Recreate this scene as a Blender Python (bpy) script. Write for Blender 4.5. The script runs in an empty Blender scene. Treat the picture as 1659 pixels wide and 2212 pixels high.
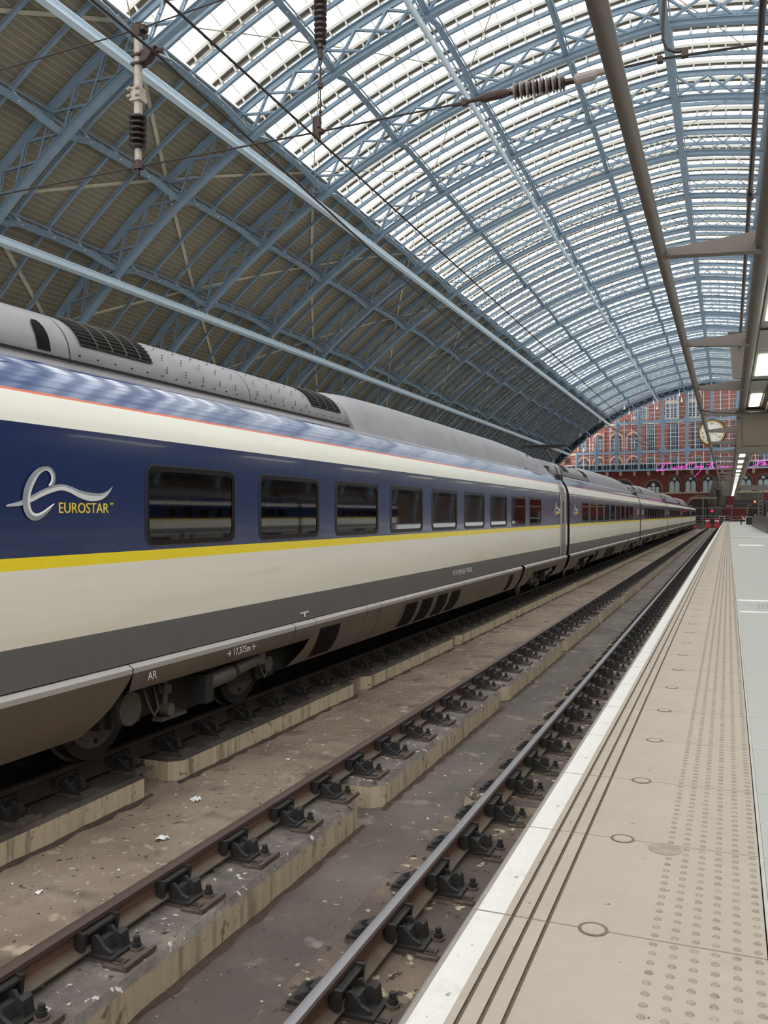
import bpy, math, random
from mathutils import Vector, Matrix
R = math.radians
rnd = random.Random(7)
S = bpy.context.scene
COL = S.collection
# ------------------------------------------------------------------ camera, sky, exposure
cam_d = bpy.data.cameras.new('camera'); cam = bpy.data.objects.new('camera', cam_d); COL.objects.link(cam)
YAW = math.atan(743.5/1875)
cam.location = (0, 0, 0)
cam.rotation_euler = (R(90.15), 0, YAW)
cam_d.sensor_fit = 'VERTICAL'; cam_d.sensor_height = 36; cam_d.lens = 36*1875/2212
cam_d.clip_start = .05; cam_d.clip_end = 900
S.camera = cam
w = bpy.data.worlds.new('world'); S.world = w; w.use_nodes = True
bg = w.node_tree.nodes['Background']; bg.inputs[0].default_value = (.955, .975, 1, 1); bg.inputs[1].default_value = 1.0
S.view_settings.view_transform = 'Standard'; S.view_settings.look = 'None'
S.view_settings.exposure = 1.52; S.view_settings.gamma = 1; S.view_settings.use_curve_mapping = False
S.cycles.transparent_max_bounces = 16
S.cycles.max_bounces = 8
# ------------------------------------------------------------------ materials
def srgb(r, g, b):
    f = lambda c: (c/255/12.92) if c/255 <= .04045 else ((c/255+.055)/1.055)**2.4
    return (f(r), f(g), f(b), 1)
MATS = {}
def mat(name, rgb, rough=.6, metal=0, var=.12, scale=3, bump=0, bscale=40, emis=None, estr=0, spec=.5, stretch=(1,1,1), stain=None, stain_s=.6, coat=0, stain_c=.5):
    m = bpy.data.materials.new(name); m.use_nodes = True; N = m.node_tree.nodes; L = m.node_tree.links
    b = N['Principled BSDF']; c = srgb(*rgb)
    b.inputs['Roughness'].default_value = rough; b.inputs['Metallic'].default_value = metal
    b.inputs['Specular IOR Level'].default_value = spec; b.inputs['Coat Weight'].default_value = coat
    b.inputs['Coat Roughness'].default_value = .06
    tc = N.new('ShaderNodeTexCoord'); mp = N.new('ShaderNodeMapping'); mp.inputs['Scale'].default_value = stretch
    L.new(tc.outputs['Object'], mp.inputs[0])
    n = N.new('ShaderNodeTexNoise'); n.inputs['Scale'].default_value = scale; n.inputs['Detail'].default_value = 6
    n.inputs['Roughness'].default_value = .65
    L.new(mp.outputs[0], n.inputs['Vector'])
    r = N.new('ShaderNodeValToRGB'); e = r.color_ramp.elements
    e[0].position = .3; e[1].position = .7
    e[0].color = [x*(1-var) for x in c[:3]]+[1]; e[1].color = [min(1, x*(1+var)) for x in c[:3]]+[1]
    L.new(n.outputs['Fac'], r.inputs[0]); out = r.outputs[0]
    if stain:
        n2 = N.new('ShaderNodeTexNoise'); n2.inputs['Scale'].default_value = stain_s; n2.inputs['Detail'].default_value = 8
        n2.inputs['Roughness'].default_value = .7; L.new(mp.outputs[0], n2.inputs['Vector'])
        r2 = N.new('ShaderNodeValToRGB'); r2.color_ramp.elements[0].position = stain_c-.06; r2.color_ramp.elements[1].position = stain_c+.14
        L.new(n2.outputs['Fac'], r2.inputs[0])
        mx = N.new('ShaderNodeMixRGB'); mx.inputs[2].default_value = srgb(*stain)
        L.new(r2.outputs[0], mx.inputs[0]); L.new(out, mx.inputs[1]); out = mx.outputs[0]
    L.new(out, b.inputs['Base Color'])
    if bump:
        n3 = N.new('ShaderNodeTexNoise'); n3.inputs['Scale'].default_value = bscale; n3.inputs['Detail'].default_value = 4
        L.new(mp.outputs[0], n3.inputs['Vector'])
        bp = N.new('ShaderNodeBump'); bp.inputs['Strength'].default_value = bump; bp.inputs['Distance'].default_value = .02
        L.new(n3.outputs['Fac'], bp.inputs['Height']); L.new(bp.outputs[0], b.inputs['Normal'])
    if emis:
        b.inputs['Emission Color'].default_value = srgb(*emis); b.inputs['Emission Strength'].default_value = estr
    MATS[name] = m
    return m
def speck(m, rgb, scale=25, cut=.70, soft=.03):
    """droppings / spots with their own shape over an existing material"""
    N = m.node_tree.nodes; L = m.node_tree.links; b = N['Principled BSDF']
    old = b.inputs['Base Color'].links[0].from_socket
    tc = N.new('ShaderNodeTexCoord'); n = N.new('ShaderNodeTexNoise'); n.inputs['Scale'].default_value = scale; n.inputs['Detail'].default_value = 3
    L.new(tc.outputs['Object'], n.inputs['Vector'])
    r = N.new('ShaderNodeValToRGB'); r.color_ramp.elements[0].position = cut; r.color_ramp.elements[1].position = cut+soft
    L.new(n.outputs['Fac'], r.inputs[0]); mx = N.new('ShaderNodeMixRGB'); mx.inputs[2].default_value = srgb(*rgb)
    L.new(r.outputs[0], mx.inputs[0]); L.new(old, mx.inputs[1]); L.new(mx.outputs[0], b.inputs['Base Color'])
def glassmat(name, tint, base=.04, rough=.02, gl=(1,1,1), top=.75):
    m = bpy.data.materials.new(name); m.use_nodes = True; N = m.node_tree.nodes; L = m.node_tree.links
    N.remove(N['Principled BSDF'])
    t = N.new('ShaderNodeBsdfTransparent'); t.inputs[0].default_value = (*tint, 1)
    g = N.new('ShaderNodeBsdfGlossy'); g.inputs['Roughness'].default_value = rough; g.inputs[0].default_value = (*gl, 1)
    fr = N.new('ShaderNodeLayerWeight'); fr.inputs[0].default_value = .28
    mr = N.new('ShaderNodeMapRange'); mr.inputs[3].default_value = base; mr.inputs[4].default_value = top
    L.new(fr.outputs['Fresnel'], mr.inputs[0])
    mx = N.new('ShaderNodeMixShader'); L.new(mr.outputs[0], mx.inputs[0]); L.new(t.outputs[0], mx.inputs[1]); L.new(g.outputs[0], mx.inputs[2])
    L.new(mx.outputs[0], N['Material Output'].inputs[0]); MATS[name] = m
    return m
mat('steel_blue', (130,148,162), .5, var=.08, scale=2)
mat('steel_gable', (132,156,176), .5, var=.05, scale=2)
mat('steel_light', (216,230,238), .35, var=.05, scale=2)
mat('rod_cream', (190,180,158), .6, var=.08)
mat('gutter', (205,200,188), .6, var=.06)
mat('gutter_dark', (120,108,92), .7, var=.15)
mat('plinth_top', (100,91,86), .9, var=.3, scale=6, bump=.8, bscale=25, stain=(134,123,112), stain_s=4, stain_c=.54)
speck(MATS['plinth_top'], (190,184,174), 16, .655, .02)
speck(MATS['plinth_top'], (60,52,48), 11, .65, .03)
mat('plinth_side', (186,170,144), .9, var=.16, scale=2.5, bump=.35, stretch=(5,5,.5), stain=(96,82,66), stain_s=1.9, stain_c=.575)
speck(MATS['plinth_side'], (128,112,90), 10, .63, .05)
mat('pit_floor', (124,107,93), .9, var=.22, scale=.9, bump=.35, bscale=14, stain=(158,142,124), stain_s=.28)
speck(MATS['pit_floor'], (102,88,75), 2.2, .56, .14)
speck(MATS['pit_floor'], (196,186,172), 18, .69, .02)
speck(MATS['pit_floor'], (62,52,46), 15, .675, .02)
speck(MATS['pit_floor'], (170,154,134), 5, .63, .06)
mat('pit_mid', (100,91,85), .85, var=.25, scale=1.4, bump=.4, bscale=16, stain=(80,71,66), stain_s=.5, stain_c=.48)
speck(MATS['pit_mid'], (180,172,162), 13, .70, .02)
speck(MATS['pit_mid'], (126,114,102), 3, .60, .08)
speck(MATS['pit_mid'], (60,52,47), 17, .70, .02)
mat('plate_a', (90,78,70), .92, var=.3, scale=3, bump=.6, stain=(122,106,90), stain_s=1.1, stain_c=.57)
speck(MATS['plate_a'], (176,164,140), 11, .62, .05)
speck(MATS['plate_a'], (52,44,40), 13, .63, .04)
mat('slab', (176,164,149), .8, var=.07, scale=1.3, bump=.15, bscale=90, stain=(164,152,139), stain_s=.7)
speck(MATS['slab'], (104,94,84), 20, .715, .02)
mat('slab_dot', (150,139,125), .6, var=.25, scale=14)
mat('slab_groove', (112,101,90), .9, var=.2, scale=30)
mat('slab_edge', (146,139,131), .8, var=.12, scale=8)
mat('white_line', (216,212,205), .7, var=.04, scale=10, stain=(188,182,174), stain_s=4, stain_c=.60)
speck(MATS['white_line'], (150,142,134), 22, .68, .03)
mat('dirt', (72,60,50), .95, var=.4, scale=20, bump=.8)
mat('granite', (170,170,164), .6, var=.08, scale=60)
mat('metal_strip', (190,190,190), .35, metal=.8, var=.05)
mat('shaded_bed', (40,34,30), .9, var=.3, scale=3)  # near-black base colour paints in the shade beneath the train
mat('shaded_rail', (46,37,33), .75, var=.3, scale=12)  # rails below the train: its shade is put into the colour
mat('shaded_top', (60,52,46), .8, var=.2, scale=2, stain=(100,90,80), stain_s=1.3, stain_c=.56)  # beam top darkened to paint in train shade; lighter blotches are stains
mat('rust_rail', (104,78,64), .75, var=.3, scale=12, bump=.2, stretch=(1,.2,1))
mat('rail_foot', (104,92,80), .8, var=.2, scale=9)
mat('rail_side', (90,74,70), .5, metal=.3, var=.12, scale=2)
mat('rail_shine', (158,154,156), .3, metal=.9, var=.03, scale=1)
mat('rail_dull', (106,88,82), .42, metal=.6, var=.06, scale=1.5)
mat('cast_iron', (38,35,33), .62, var=.3, scale=14, bump=.2)
mat('cast_rust', (84,72,62), .8, var=.3, scale=14, bump=.2)
mat('navy', (22,41,86), .24, var=.05, coat=.12, spec=.4)
mat('blue_band', (52,76,128), .12, var=.05, coat=.9, spec=.6)
mat('cream', (248,244,230), .26, var=.035, scale=1.2, coat=.12, stretch=(1,.25,2))
mat('cream_low', (240,233,218), .3, var=.05, scale=1.6, coat=.1, stretch=(1,.2,2.5), stain=(226,212,186), stain_s=.8, stain_c=.6)
mat('yellow', (250,222,20), .28, var=.03)
mat('orange', (236,122,88), .3, var=.03)
mat('grey_band', (108,106,104), .35, var=.05)
mat('sill', (212,206,198), .3, metal=.4, var=.08, stretch=(1,.15,1))
mat('skirt', (112,100,88), .45, metal=.25, var=.1, scale=1.2)
mat('roof_silver', (150,146,146), .36, metal=.4, var=.14, scale=1.6)
mat('dark_gap', (20,17,16), .7, var=.1)
mat('grille', (22,18,16), .7, var=.15, scale=20, spec=.1)
mat('slat', (112,106,100), .5, metal=.5)
mat('frame_dark', (60,52,47), .5, var=.1)
mat('seal', (18,15,14), .35, var=.1, spec=.2)
mat('door_grey', (140,132,130), .35, metal=.3, var=.06)
mat('bogie', (36,33,31), .7, var=.25, scale=8)
mat('bogie_light', (96,88,80), .55, metal=.3, var=.2, scale=8)
mat('wheel', (100,94,88), .5, metal=.5, var=.2, scale=6)
mat('seat', (92,92,102), .8, var=.1)
mat('seat_dark', (52,50,58), .8)
mat('interior', (120,112,104), .8)
mat('logo_light', (240,240,240), .35, metal=.3, var=.05)
mat('logo_dark', (160,162,168), .35, metal=.3, var=.12, scale=8)
mat('gold_text', (255,218,70), .4)
mat('white_text', (225,222,216), .5)
mat('canopy', (108,98,88), .5, var=.07, scale=4, bump=.05)
mat('canopy_dark', (70,63,57), .6, var=.1)
mat('box_grey', (86,78,69), .6, var=.06)
mat('trough', (150,150,142), .4, metal=.3, var=.06)
mat('soffit', (104,95,86), .6, var=.06)
mat('lamp', (255,252,225), .5, emis=(255,250,222), estr=4)
mat('insul', (52,38,36), .3, var=.2, scale=9)
mat('insul_grey', (150,138,128), .4, var=.2, scale=9)
mat('wire', (46,38,34), .6, var=.1)
mat('pole', (172,162,150), .5, metal=.1, var=.15, scale=9)
mat('fitting', (70,54,48), .6, metal=.3, var=.3, scale=14)
mat('iron_dark', (34,38,46), .7)
mat('stone', (170,152,128), .8, var=.1)
mat('stone_dull', (112,84,72), .8, var=.15)
mat('hotel_glass', (48,52,56), .15, var=.3, scale=.6)
mat('hotel_frame', (176,176,174), .6)
mat('win_pale', (150,160,158), .3, var=.25, scale=1)
mat('dark_void', (44,30,28), .8)
mat('clock_face', (244,240,224), .5, var=.02)
mat('clock_gold', (206,164,84), .35, metal=.6, var=.2, scale=5)
mat('black', (18,18,20), .4)
mat('pink', (255,60,190), .4, emis=(255,60,190), estr=.6)
mat('red', (196,26,40), .4, var=.08)
mat('red_lamp', (230,20,50), .4, emis=(255,20,60), estr=.5)
mat('white', (236,236,234), .5)
mat('bronze', (74,68,60), .5, metal=.4, var=.25, scale=2)
mat('fence', (120,120,118), .5, metal=.4)
mat('skin', (196,142,116), .6)
mat('hair', (46,34,28), .7)
mat('shirt', (226,226,228), .8)
mat('trousers', (26,26,32), .8)
mat('box_panel', (82,84,78), .35, metal=.2, var=.08)
mat('poster', (30,40,84), .4, var=.3, scale=3)
mat('sign_yellow', (240,214,40), .4, emis=(240,214,40), estr=.3)
mat('sign_orange', (240,120,60), .4, emis=(240,110,40), estr=.5)
mat('bin_yellow', (226,176,50), .5)
mat('litter', (236,234,230), .8)
mat('bell', (232,232,230), .4)
mat('wall_paint', (90,70,60), .9, var=.1)
def brickmat(name, a, b_, mort, sc):
    m = mat(name, a, .85, var=.1); N = m.node_tree.nodes; L = m.node_tree.links
    br = N.new('ShaderNodeTexBrick'); br.inputs['Color1'].default_value = srgb(*a); br.inputs['Color2'].default_value = srgb(*b_)
    br.inputs['Mortar'].default_value = srgb(*mort); br.inputs['Scale'].default_value = sc; br.inputs['Mortar Size'].default_value = .01
    tc = N.new('ShaderNodeTexCoord'); sp = N.new('ShaderNodeSeparateXYZ'); cb = N.new('ShaderNodeCombineXYZ')
    L.new(tc.outputs['Object'], sp.inputs[0]); L.new(sp.outputs[0], cb.inputs[0]); L.new(sp.outputs[2], cb.inputs[1]); L.new(cb.outputs[0], br.inputs[0])
    L.new(br.outputs[0], N['Principled BSDF'].inputs['Base Color'])
brickmat('brick_dark', (108,42,34), (90,34,30), (80,44,38), 1.6)
brickmat('brick_red', (132,78,62), (110,62,50), (122,84,70), 1.6)
glassmat('roof_glass', (.92,.93,.93), .02, .1, top=.35)
glassmat('train_glass', (.20,.185,.18), .04, .03, top=.5)
glassmat('screen_glass', (.72,.74,.76), .04, .04)
glassmat('barrier_glass', (.75,.80,.78), .08, .04)
# boards: longitudinal planks with pale joints
def boardmat():
    m = mat('boards', (132,122,104), .8, var=.08, scale=.7, stain=(118,108,92), stain_s=.3); N = m.node_tree.nodes; L = m.node_tree.links
    b = N['Principled BSDF']; old = b.inputs['Base Color'].links[0].from_socket
    uv = N.new('ShaderNodeUVMap'); sp = N.new('ShaderNodeSeparateXYZ'); L.new(uv.outputs[0], sp.inputs[0])
    mo = N.new('ShaderNodeMath'); mo.operation = 'FRACT'; mu = N.new('ShaderNodeMath'); mu.operation = 'MULTIPLY'; mu.inputs[1].default_value = 1/.30
    L.new(sp.outputs[0], mu.inputs[0]); L.new(mu.outputs[0], mo.inputs[0])
    lt = N.new('ShaderNodeMath'); lt.operation = 'LESS_THAN'; lt.inputs[1].default_value = .09; L.new(mo.outputs[0], lt.inputs[0])
    mx = N.new('ShaderNodeMixRGB'); mx.inputs[2].default_value = srgb(176,162,134); L.new(lt.outputs[0], mx.inputs[0]); L.new(old, mx.inputs[1])
    L.new(mx.outputs[0], b.inputs['Base Color'])
    bp = N.new('ShaderNodeBump'); bp.inputs['Strength'].default_value = .5; L.new(lt.outputs[0], bp.inputs['Height']); L.new(bp.outputs[0], b.inputs['Normal'])
boardmat()
# ------------------------------------------------------------------ mesh builder
class MB:
    def __init__(s): s.v = []; s.f = []; s.m = []; s.ml = []; s.uv = {}
    def mi(s, name):
        if name not in s.ml: s.ml.append(name)
        return s.ml.index(name)
    def poly(s, pts, faces, m):
        b = len(s.v); s.v += [tuple(p) for p in pts]; k = s.mi(m)
        for f in faces: s.f.append(tuple(b+i for i in f)); s.m.append(k)
    def hexa(s, p, m): s.poly(p, [(0,3,2,1),(4,5,6,7),(0,1,5,4),(1,2,6,5),(2,3,7,6),(3,0,4,7)], m)
    def box(s, x0, x1, y0, y1, z0, z1, m):
        s.hexa([(x0,y0,z0),(x1,y0,z0),(x1,y1,z0),(x0,y1,z0),(x0,y0,z1),(x1,y0,z1),(x1,y1,z1),(x0,y1,z1)], m)
    def bar(s, p, q, w_, h, m, up=(0,0,1)):
        p = Vector(p); q = Vector(q); d = (q-p).normalized(); u = Vector(up); sd = d.cross(u)
        if sd.length < 1e-5: sd = d.cross(Vector((1,0,0)))
        sd.normalize(); u = sd.cross(d).normalized(); a = sd*(w_/2); b = u*(h/2)
        s.hexa([p-a-b, p+a-b, q+a-b, q-a-b, p-a+b, p+a+b, q+a+b, q-a+b], m)
    def tube(s, pts, r, n, m, cap=True):
        pts = [Vector(p) for p in pts]; rr = r if isinstance(r, (list, tuple)) else [r]*len(pts); rings = []; b = len(s.v); k = s.mi(m); ref = None
        for i, p in enumerate(pts):
            d = (pts[min(i+1, len(pts)-1)]-pts[max(i-1, 0)]).normalized()
            if ref is None:
                ref = d.cross(Vector((0,0,1)) if abs(d.z) < .9 else Vector((1,0,0))).normalized()
            ref = (ref-d*ref.dot(d)).normalized(); o = d.cross(ref)
            for j in range(n):
                t = 2*math.pi*j/n; s.v.append(tuple(p+(ref*math.cos(t)+o*math.sin(t))*rr[i]))
        for i in range(len(pts)-1):
            for j in range(n):
                s.f.append((b+i*n+j, b+i*n+(j+1) % n, b+(i+1)*n+(j+1) % n, b+(i+1)*n+j)); s.m.append(k)
        if cap:
            s.f.append(tuple(b+j for j in range(n))[::-1]); s.m.append(k)
            e = b+(len(pts)-1)*n; s.f.append(tuple(e+j for j in range(n))); s.m.append(k)
    def prism(s, prof, y0, y1, m, cap=True, ax='y'):
        """closed (a,b) profile extruded; ax y: (x,z); ax x: (y,z); ax z: (x,y)"""
        n = len(prof)
        P = {'y': lambda a, b, t: (a, t, b), 'x': lambda a, b, t: (t, a, b), 'z': lambda a, b, t: (a, b, t)}[ax]
        b = len(s.v); s.v += [P(a, c, y0) for a, c in prof]+[P(a, c, y1) for a, c in prof]
        ms = m if isinstance(m, list) else [m]*n
        for i in range(n):
            s.f.append((b+i, b+(i+1) % n, b+n+(i+1) % n, b+n+i)); s.m.append(s.mi(ms[i]))
        if cap:
            s.f.append(tuple(range(b, b+n))[::-1]); s.m.append(s.mi(ms[0])); s.f.append(tuple(range(b+n, b+2*n))); s.m.append(s.mi(ms[0]))
    def mesh(s, name, smooth=False):
        me = bpy.data.meshes.new(name); me.from_pydata(s.v, [], s.f)
        for n in s.ml: me.materials.append(MATS[n])
        me.polygons.foreach_set('material_index', s.m)
        if s.uv:
            l = me.uv_layers.new(name='UVMap')
            for lp in me.loops: l.data[lp.index].uv = s.uv.get(lp.vertex_index, (0, 0))
        me.update(); me.validate()
        if smooth:
            me.polygons.foreach_set('use_smooth', [True]*len(me.polygons))
            me.set_sharp_from_angle(angle=R(40))
        return me
def link(name, data, parent=None, loc=(0,0,0), rot=(0,0,0), label=None, cat=None, group=None, kind=None):
    o = bpy.data.objects.new(name, data); COL.objects.link(o); o.location = loc; o.rotation_euler = rot
    if parent is not None: o.parent = parent
    if label: o['label'] = label
    if cat: o['category'] = cat
    if group: o['group'] = group
    if kind: o['kind'] = kind
    return o
def obj(name, mb, parent=None, smooth=False, **k): return link(name, mb.mesh(name, smooth), parent, **k)
def thing(name, label, cat, loc=(0,0,0), rot=(0,0,0), group=None): return link(name, None, None, loc, rot, label, cat, group)
def struct(name, mb=None, loc=(0,0,0), rot=(0,0,0), label=None):
    return link(name, mb.mesh(name) if mb else None, None, loc, rot, label, kind='structure')
def textmesh(txt, size, m, depth=.003):
    c = bpy.data.curves.new('t', 'FONT'); c.body = txt; c.size = size; c.extrude = depth; c.resolution_u = 3
    o = bpy.data.objects.new('t', c); COL.objects.link(o)
    dg = bpy.context.evaluated_depsgraph_get(); dg.update()
    me = bpy.data.meshes.new_from_object(o.evaluated_get(dg)); bpy.data.objects.remove(o)
    me.materials.clear(); me.materials.append(MATS[m]); return me
ZR = -2.212; ZP = -2.41; ZF = -2.635; ZPL = -1.45
# ------------------------------------------------------------------ roof vault
XC = -3.1; A0 = R(4.94); A1 = R(48.07); RC = 48.8; RH = 17.4
SC = RC*(A1-A0); STOT = SC+RH*(math.pi/2-A1)
def arc(s, off, sd=-1):
    if s <= SC: a = A0+s/RC; x = -4.2+(RC+off)*math.sin(a); z = -22.52+(RC+off)*math.cos(a)
    else: a = A1+(s-SC)/RH; x = 19.2+(RH+off)*math.sin(a); z = -1.5+(RH+off)*math.cos(a)
    return Vector((sd*x, 0, z)), a
RIBY = [48.85+8.93*k for k in range(-7, 17)]; BAY = 8.93
PS = [5.3*i for i in range(10)]; SG = 21.2
def arcprism(mb, o0, o1, y0, y1, m, s0=0, s1=STOT, sides=(-1, 1), n=44):
    """solid following the vault between two offsets; local frame x from crown line, y along, z"""
    for sd in sides:
        b = len(mb.v); k = mb.mi(m)
        for i in range(n+1):
            s = s0+(s1-s0)*i/n
            p, _ = arc(s, o0, sd); q, _ = arc(s, o1, sd)
            if s == 0: p.x = 0; q.x = 0
            mb.v += [(p.x, y0, p.z), (p.x, y1, p.z), (q.x, y1, q.z), (q.x, y0, q.z)]
        for i in range(n):
            for j in range(4):
                mb.f.append((b+i*4+j, b+i*4+(j+1) % 4, b+i*4+4+(j+1) % 4, b+i*4+4+j)); mb.m.append(k)
        mb.f.append((b, b+1, b+2, b+3)); mb.m.append(k); e = b+n*4; mb.f.append((e+3, e+2, e+1, e)); mb.m.append(k)
ceiling = struct('ceiling', loc=(XC, 0, 0))
# rib: T-flanges
rb = MB()
arcprism(rb, 0, .045, -.19, .19, 'steel_blue'); arcprism(rb, .045, .34, -.07, .07, 'steel_blue'); arcprism(rb, .29, .34, -.15, .15, 'steel_blue')
rbm = rb.mesh('rib', True)
rt = MB(); arcprism(rt, 1.79, 1.84, -.18, .18, 'steel_blue'); arcprism(rt, 1.50, 1.79, -.07, .07, 'steel_blue'); rtm = rt.mesh('top_flange', True)
NP = 28; PL = STOT/NP
def brace_into(mb, a, b, laced):
    """two flats with battens between them"""
    a = Vector(a); b = Vector(b); d = (b-a)
    up = d.cross(Vector((0,1,0)))
    for y in ((-.075, .075) if laced else (0,)):
        o = Vector((0, y, 0)); mb.bar(a+o, b+o, .035 if laced else .13, .10 if laced else .05, 'steel_blue', up)
    if laced:
        for t in (.3, .55, .8): mb.bar(a.lerp(b, t)+Vector((0,-.08,0)), a.lerp(b, t)+Vector((0,.08,0)), .05, .05, 'steel_blue')
def panelpts(i, sd):
    a, _ = arc(i*PL, .30, sd); b, _ = arc((i+1)*PL, 1.55, sd); c, _ = arc(i*PL, 1.55, sd); d, _ = arc((i+1)*PL, .30, sd)
    return (a, b), (c, d)
bj = MB()
for sd in (-1, 1):
    for i in range(NP):
        p = panelpts(i, sd); brace_into(bj, *p[0], False); brace_into(bj, *p[1], False)
bjm = bj.mesh('bracing')
cache = {}
for k, y in enumerate(RIBY):
    r_ = link('rib', rbm, ceiling, (0, y, 0)); link('top_flange', rtm, r_)
    near = 20 < y < 62
    if near:
        rest = MB()
        for sd in (-1, 1):
            for i in range(NP):
                for j, (a, b) in enumerate(panelpts(i, sd)):
                    if sd < 0 or i < 4:
                        key = (sd, i, j)
                        if key not in cache:
                            t = MB(); brace_into(t, a, b, True); cache[key] = t.mesh('brace')
                        link('brace', cache[key], r_)
                    else: brace_into(rest, a, b, False)
        if 'rest' not in cache: cache['rest'] = rest.mesh('bracing')
        link('bracing', cache['rest'], r_, kind='stuff')
    else: link('bracing', bjm, r_, kind='stuff')
# dark infill of the last rib
di = MB(); arcprism(di, .3, 1.6, .3, .34, 'iron_dark'); obj('infill_plate', di, ceiling, loc=(0, RIBY[-1], 0))
# rafters
rf = MB(); arcprism(rf, 1.62, 1.65, -.085, .085, 'steel_blue'); arcprism(rf, 1.65, 1.86, -.03, .03, 'steel_blue'); rfm = rf.mesh('rafter', True)
SUB = BAY/4
lines = []
for i in range(len(RIBY)-1):
    for j in range(4): lines.append((RIBY[i]+j*SUB, j))
for y, j in lines:
    if j: link('rafter', rfm, ceiling, (0, y, 0))
# gutters with brackets over every rafter and rib of the glazed part
gt = MB(); arcprism(gt, 2.24, 2.27, -.15, .15, 'gutter_dark', 0, SG, n=20)
arcprism(gt, 2.18, 2.34, -.19, -.15, 'gutter', 0, SG, n=20); arcprism(gt, 2.18, 2.34, .15, .19, 'gutter', 0, SG, n=20)
for sd in (-1, 1):
    for i in range(1, 24):
        a, _ = arc(i*.9, 1.84, sd); b, _ = arc(i*.9, 2.2, sd)
        for yy in (-.13, .13): gt.bar(a+Vector((0, yy, 0)), b+Vector((0, yy, 0)), .09, .09, 'gutter', (0,1,0))
gtm = gt.mesh('gutter', True)
rg = MB(); arcprism(rg, 2.90, 2.97, -.05, .05, 'gutter', 0, SG, n=20)
for sd in (-1, 1):
    for i in range(0, 24):      # glazing bars down both slopes
        for y0 in (-1, 1):
            a, _ = arc(i*.9, 2.91, sd); b, _ = arc(i*.9, 2.40, sd)
            rg.bar(a, b+Vector((0, y0*(SUB/2-.19), 0)), .035, .05, 'gutter')
rgm = rg.mesh('ridge_bar')
for y, j in lines:
    link('gutter', gtm, ceiling, (0, y, 0)); link('ridge_bar', rgm, ceiling, (0, y+SUB/2, 0))
# glass panes
def pane_quads(mb, y, s0, s1, sd, sl, n=3):
    k = mb.mi('roof_glass'); b = len(mb.v)
    for i in range(n+1):
        s = s0+(s1-s0)*i/n; p, _ = arc(s, 2.36, sd); q, _ = arc(s, 2.93, sd)
        mb.v += [(p.x, y+sl*(SUB/2-.19), p.z), (q.x, y, q.z)]
    for i in range(n): mb.f.append((b+2*i, b+2*i+1, b+2*i+3, b+2*i+2)); mb.m.append(k)
rest = MB(); pc = {}
for y, j in lines:
    yy = y+SUB/2
    for sd in (-1, 1):
        for i in range(4):
            for sl in (-1, 1):
                if 29 < y < 66 and (sd < 0 or i == 0):
                    key = (sd, i, sl)
                    if key not in pc:
                        t = MB(); pane_quads(t, 0, PS[i], PS[i+1], sd, sl); pc[key] = t.mesh('glass_pane')
                    link('glass_pane', pc[key], ceiling, (0, yy, 0))
                else: pane_quads(rest, yy, PS[i], PS[i+1], sd, sl)
obj('glazing', rest, ceiling, kind='stuff')
# boarding panels
SB = PS[4:]+[STOT]
def board(mb, y0, y1, s0, s1, sd, n=3):
    b = len(mb.v); k = mb.mi('boards')
    for i in range(n+1):
        s = s0+(s1-s0)*i/n; p, _ = arc(s, 1.88, sd); q, _ = arc(s, 1.94, sd)
        for pt, yy in ((p, y0), (p, y1), (q, y1), (q, y0)):
            mb.uv[len(mb.v)] = (s, yy); mb.v.append((pt.x, yy, pt.z))
    for i in range(n):
        for j in range(4): mb.f.append((b+i*4+j, b+i*4+(j+1) % 4, b+i*4+4+(j+1) % 4, b+i*4+4+j)); mb.m.append(k)
rest = MB(); pc = {}
for y, j in lines:
    for sd in (-1, 1):
        for i in range(len(SB)-1):
            if sd < 0 and 16 < y < 110 and i < 6:
                if i not in pc:
                    t = MB(); board(t, .02, SUB-.02, SB[i]+.02, SB[i+1]-.02, sd); pc[i] = t.mesh('board_panel')
                link('board_panel', pc[i], ceiling, (0, y, 0))
            else: board(rest, y+.02, y+SUB-.02, SB[i]+.02, SB[i+1]-.02, sd)
obj('boarding', rest, ceiling, kind='stuff')
# purlins: haunched lattice girders between the ribs
def purlin_mesh(heavy):
    m = MB(); lo = [(0, .22), (.9, .45), (2.1, .95), (4.46, 1.0), (6.8, .95), (8.0, .45), (8.93, .22)]
    for x in (-.13, .13):
        for a, b in zip(lo, lo[1:]): m.bar((x, a[0], a[1]), (x, b[0], b[1]), .05, .09, 'steel_blue')
        m.bar((x, 0, 1.5), (x, BAY, 1.5), .07, .12, 'steel_blue')
    f = lambda y: next(a[1]+(b[1]-a[1])*(y-a[0])/(b[0]-a[0]) for a, b in zip(lo, lo[1:]) if a[0] <= y <= b[0]+1e-6)
    n = 16
    for i in range(n):
        y0 = BAY*i/n; y1 = BAY*(i+1)/n
        if i % 2: m.bar((0, y0, f(y0)), (0, y1, 1.5), .05, .05, 'steel_blue')
        else: m.bar((0, y0, 1.5), (0, y1, f(y1)), .05, .05, 'steel_blue')
        m.bar((0, y0, f(y0)+.02), (0, y1, f(y1)+.02), .24, .015, 'steel_blue')
    for j in (1, 2, 3): m.bar((0, j*SUB, f(j*SUB)), (0, j*SUB, 1.75), .12, .06, 'steel_light')
    return m.mesh('purlin')
pm = purlin_mesh(1); far = MB()
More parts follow.
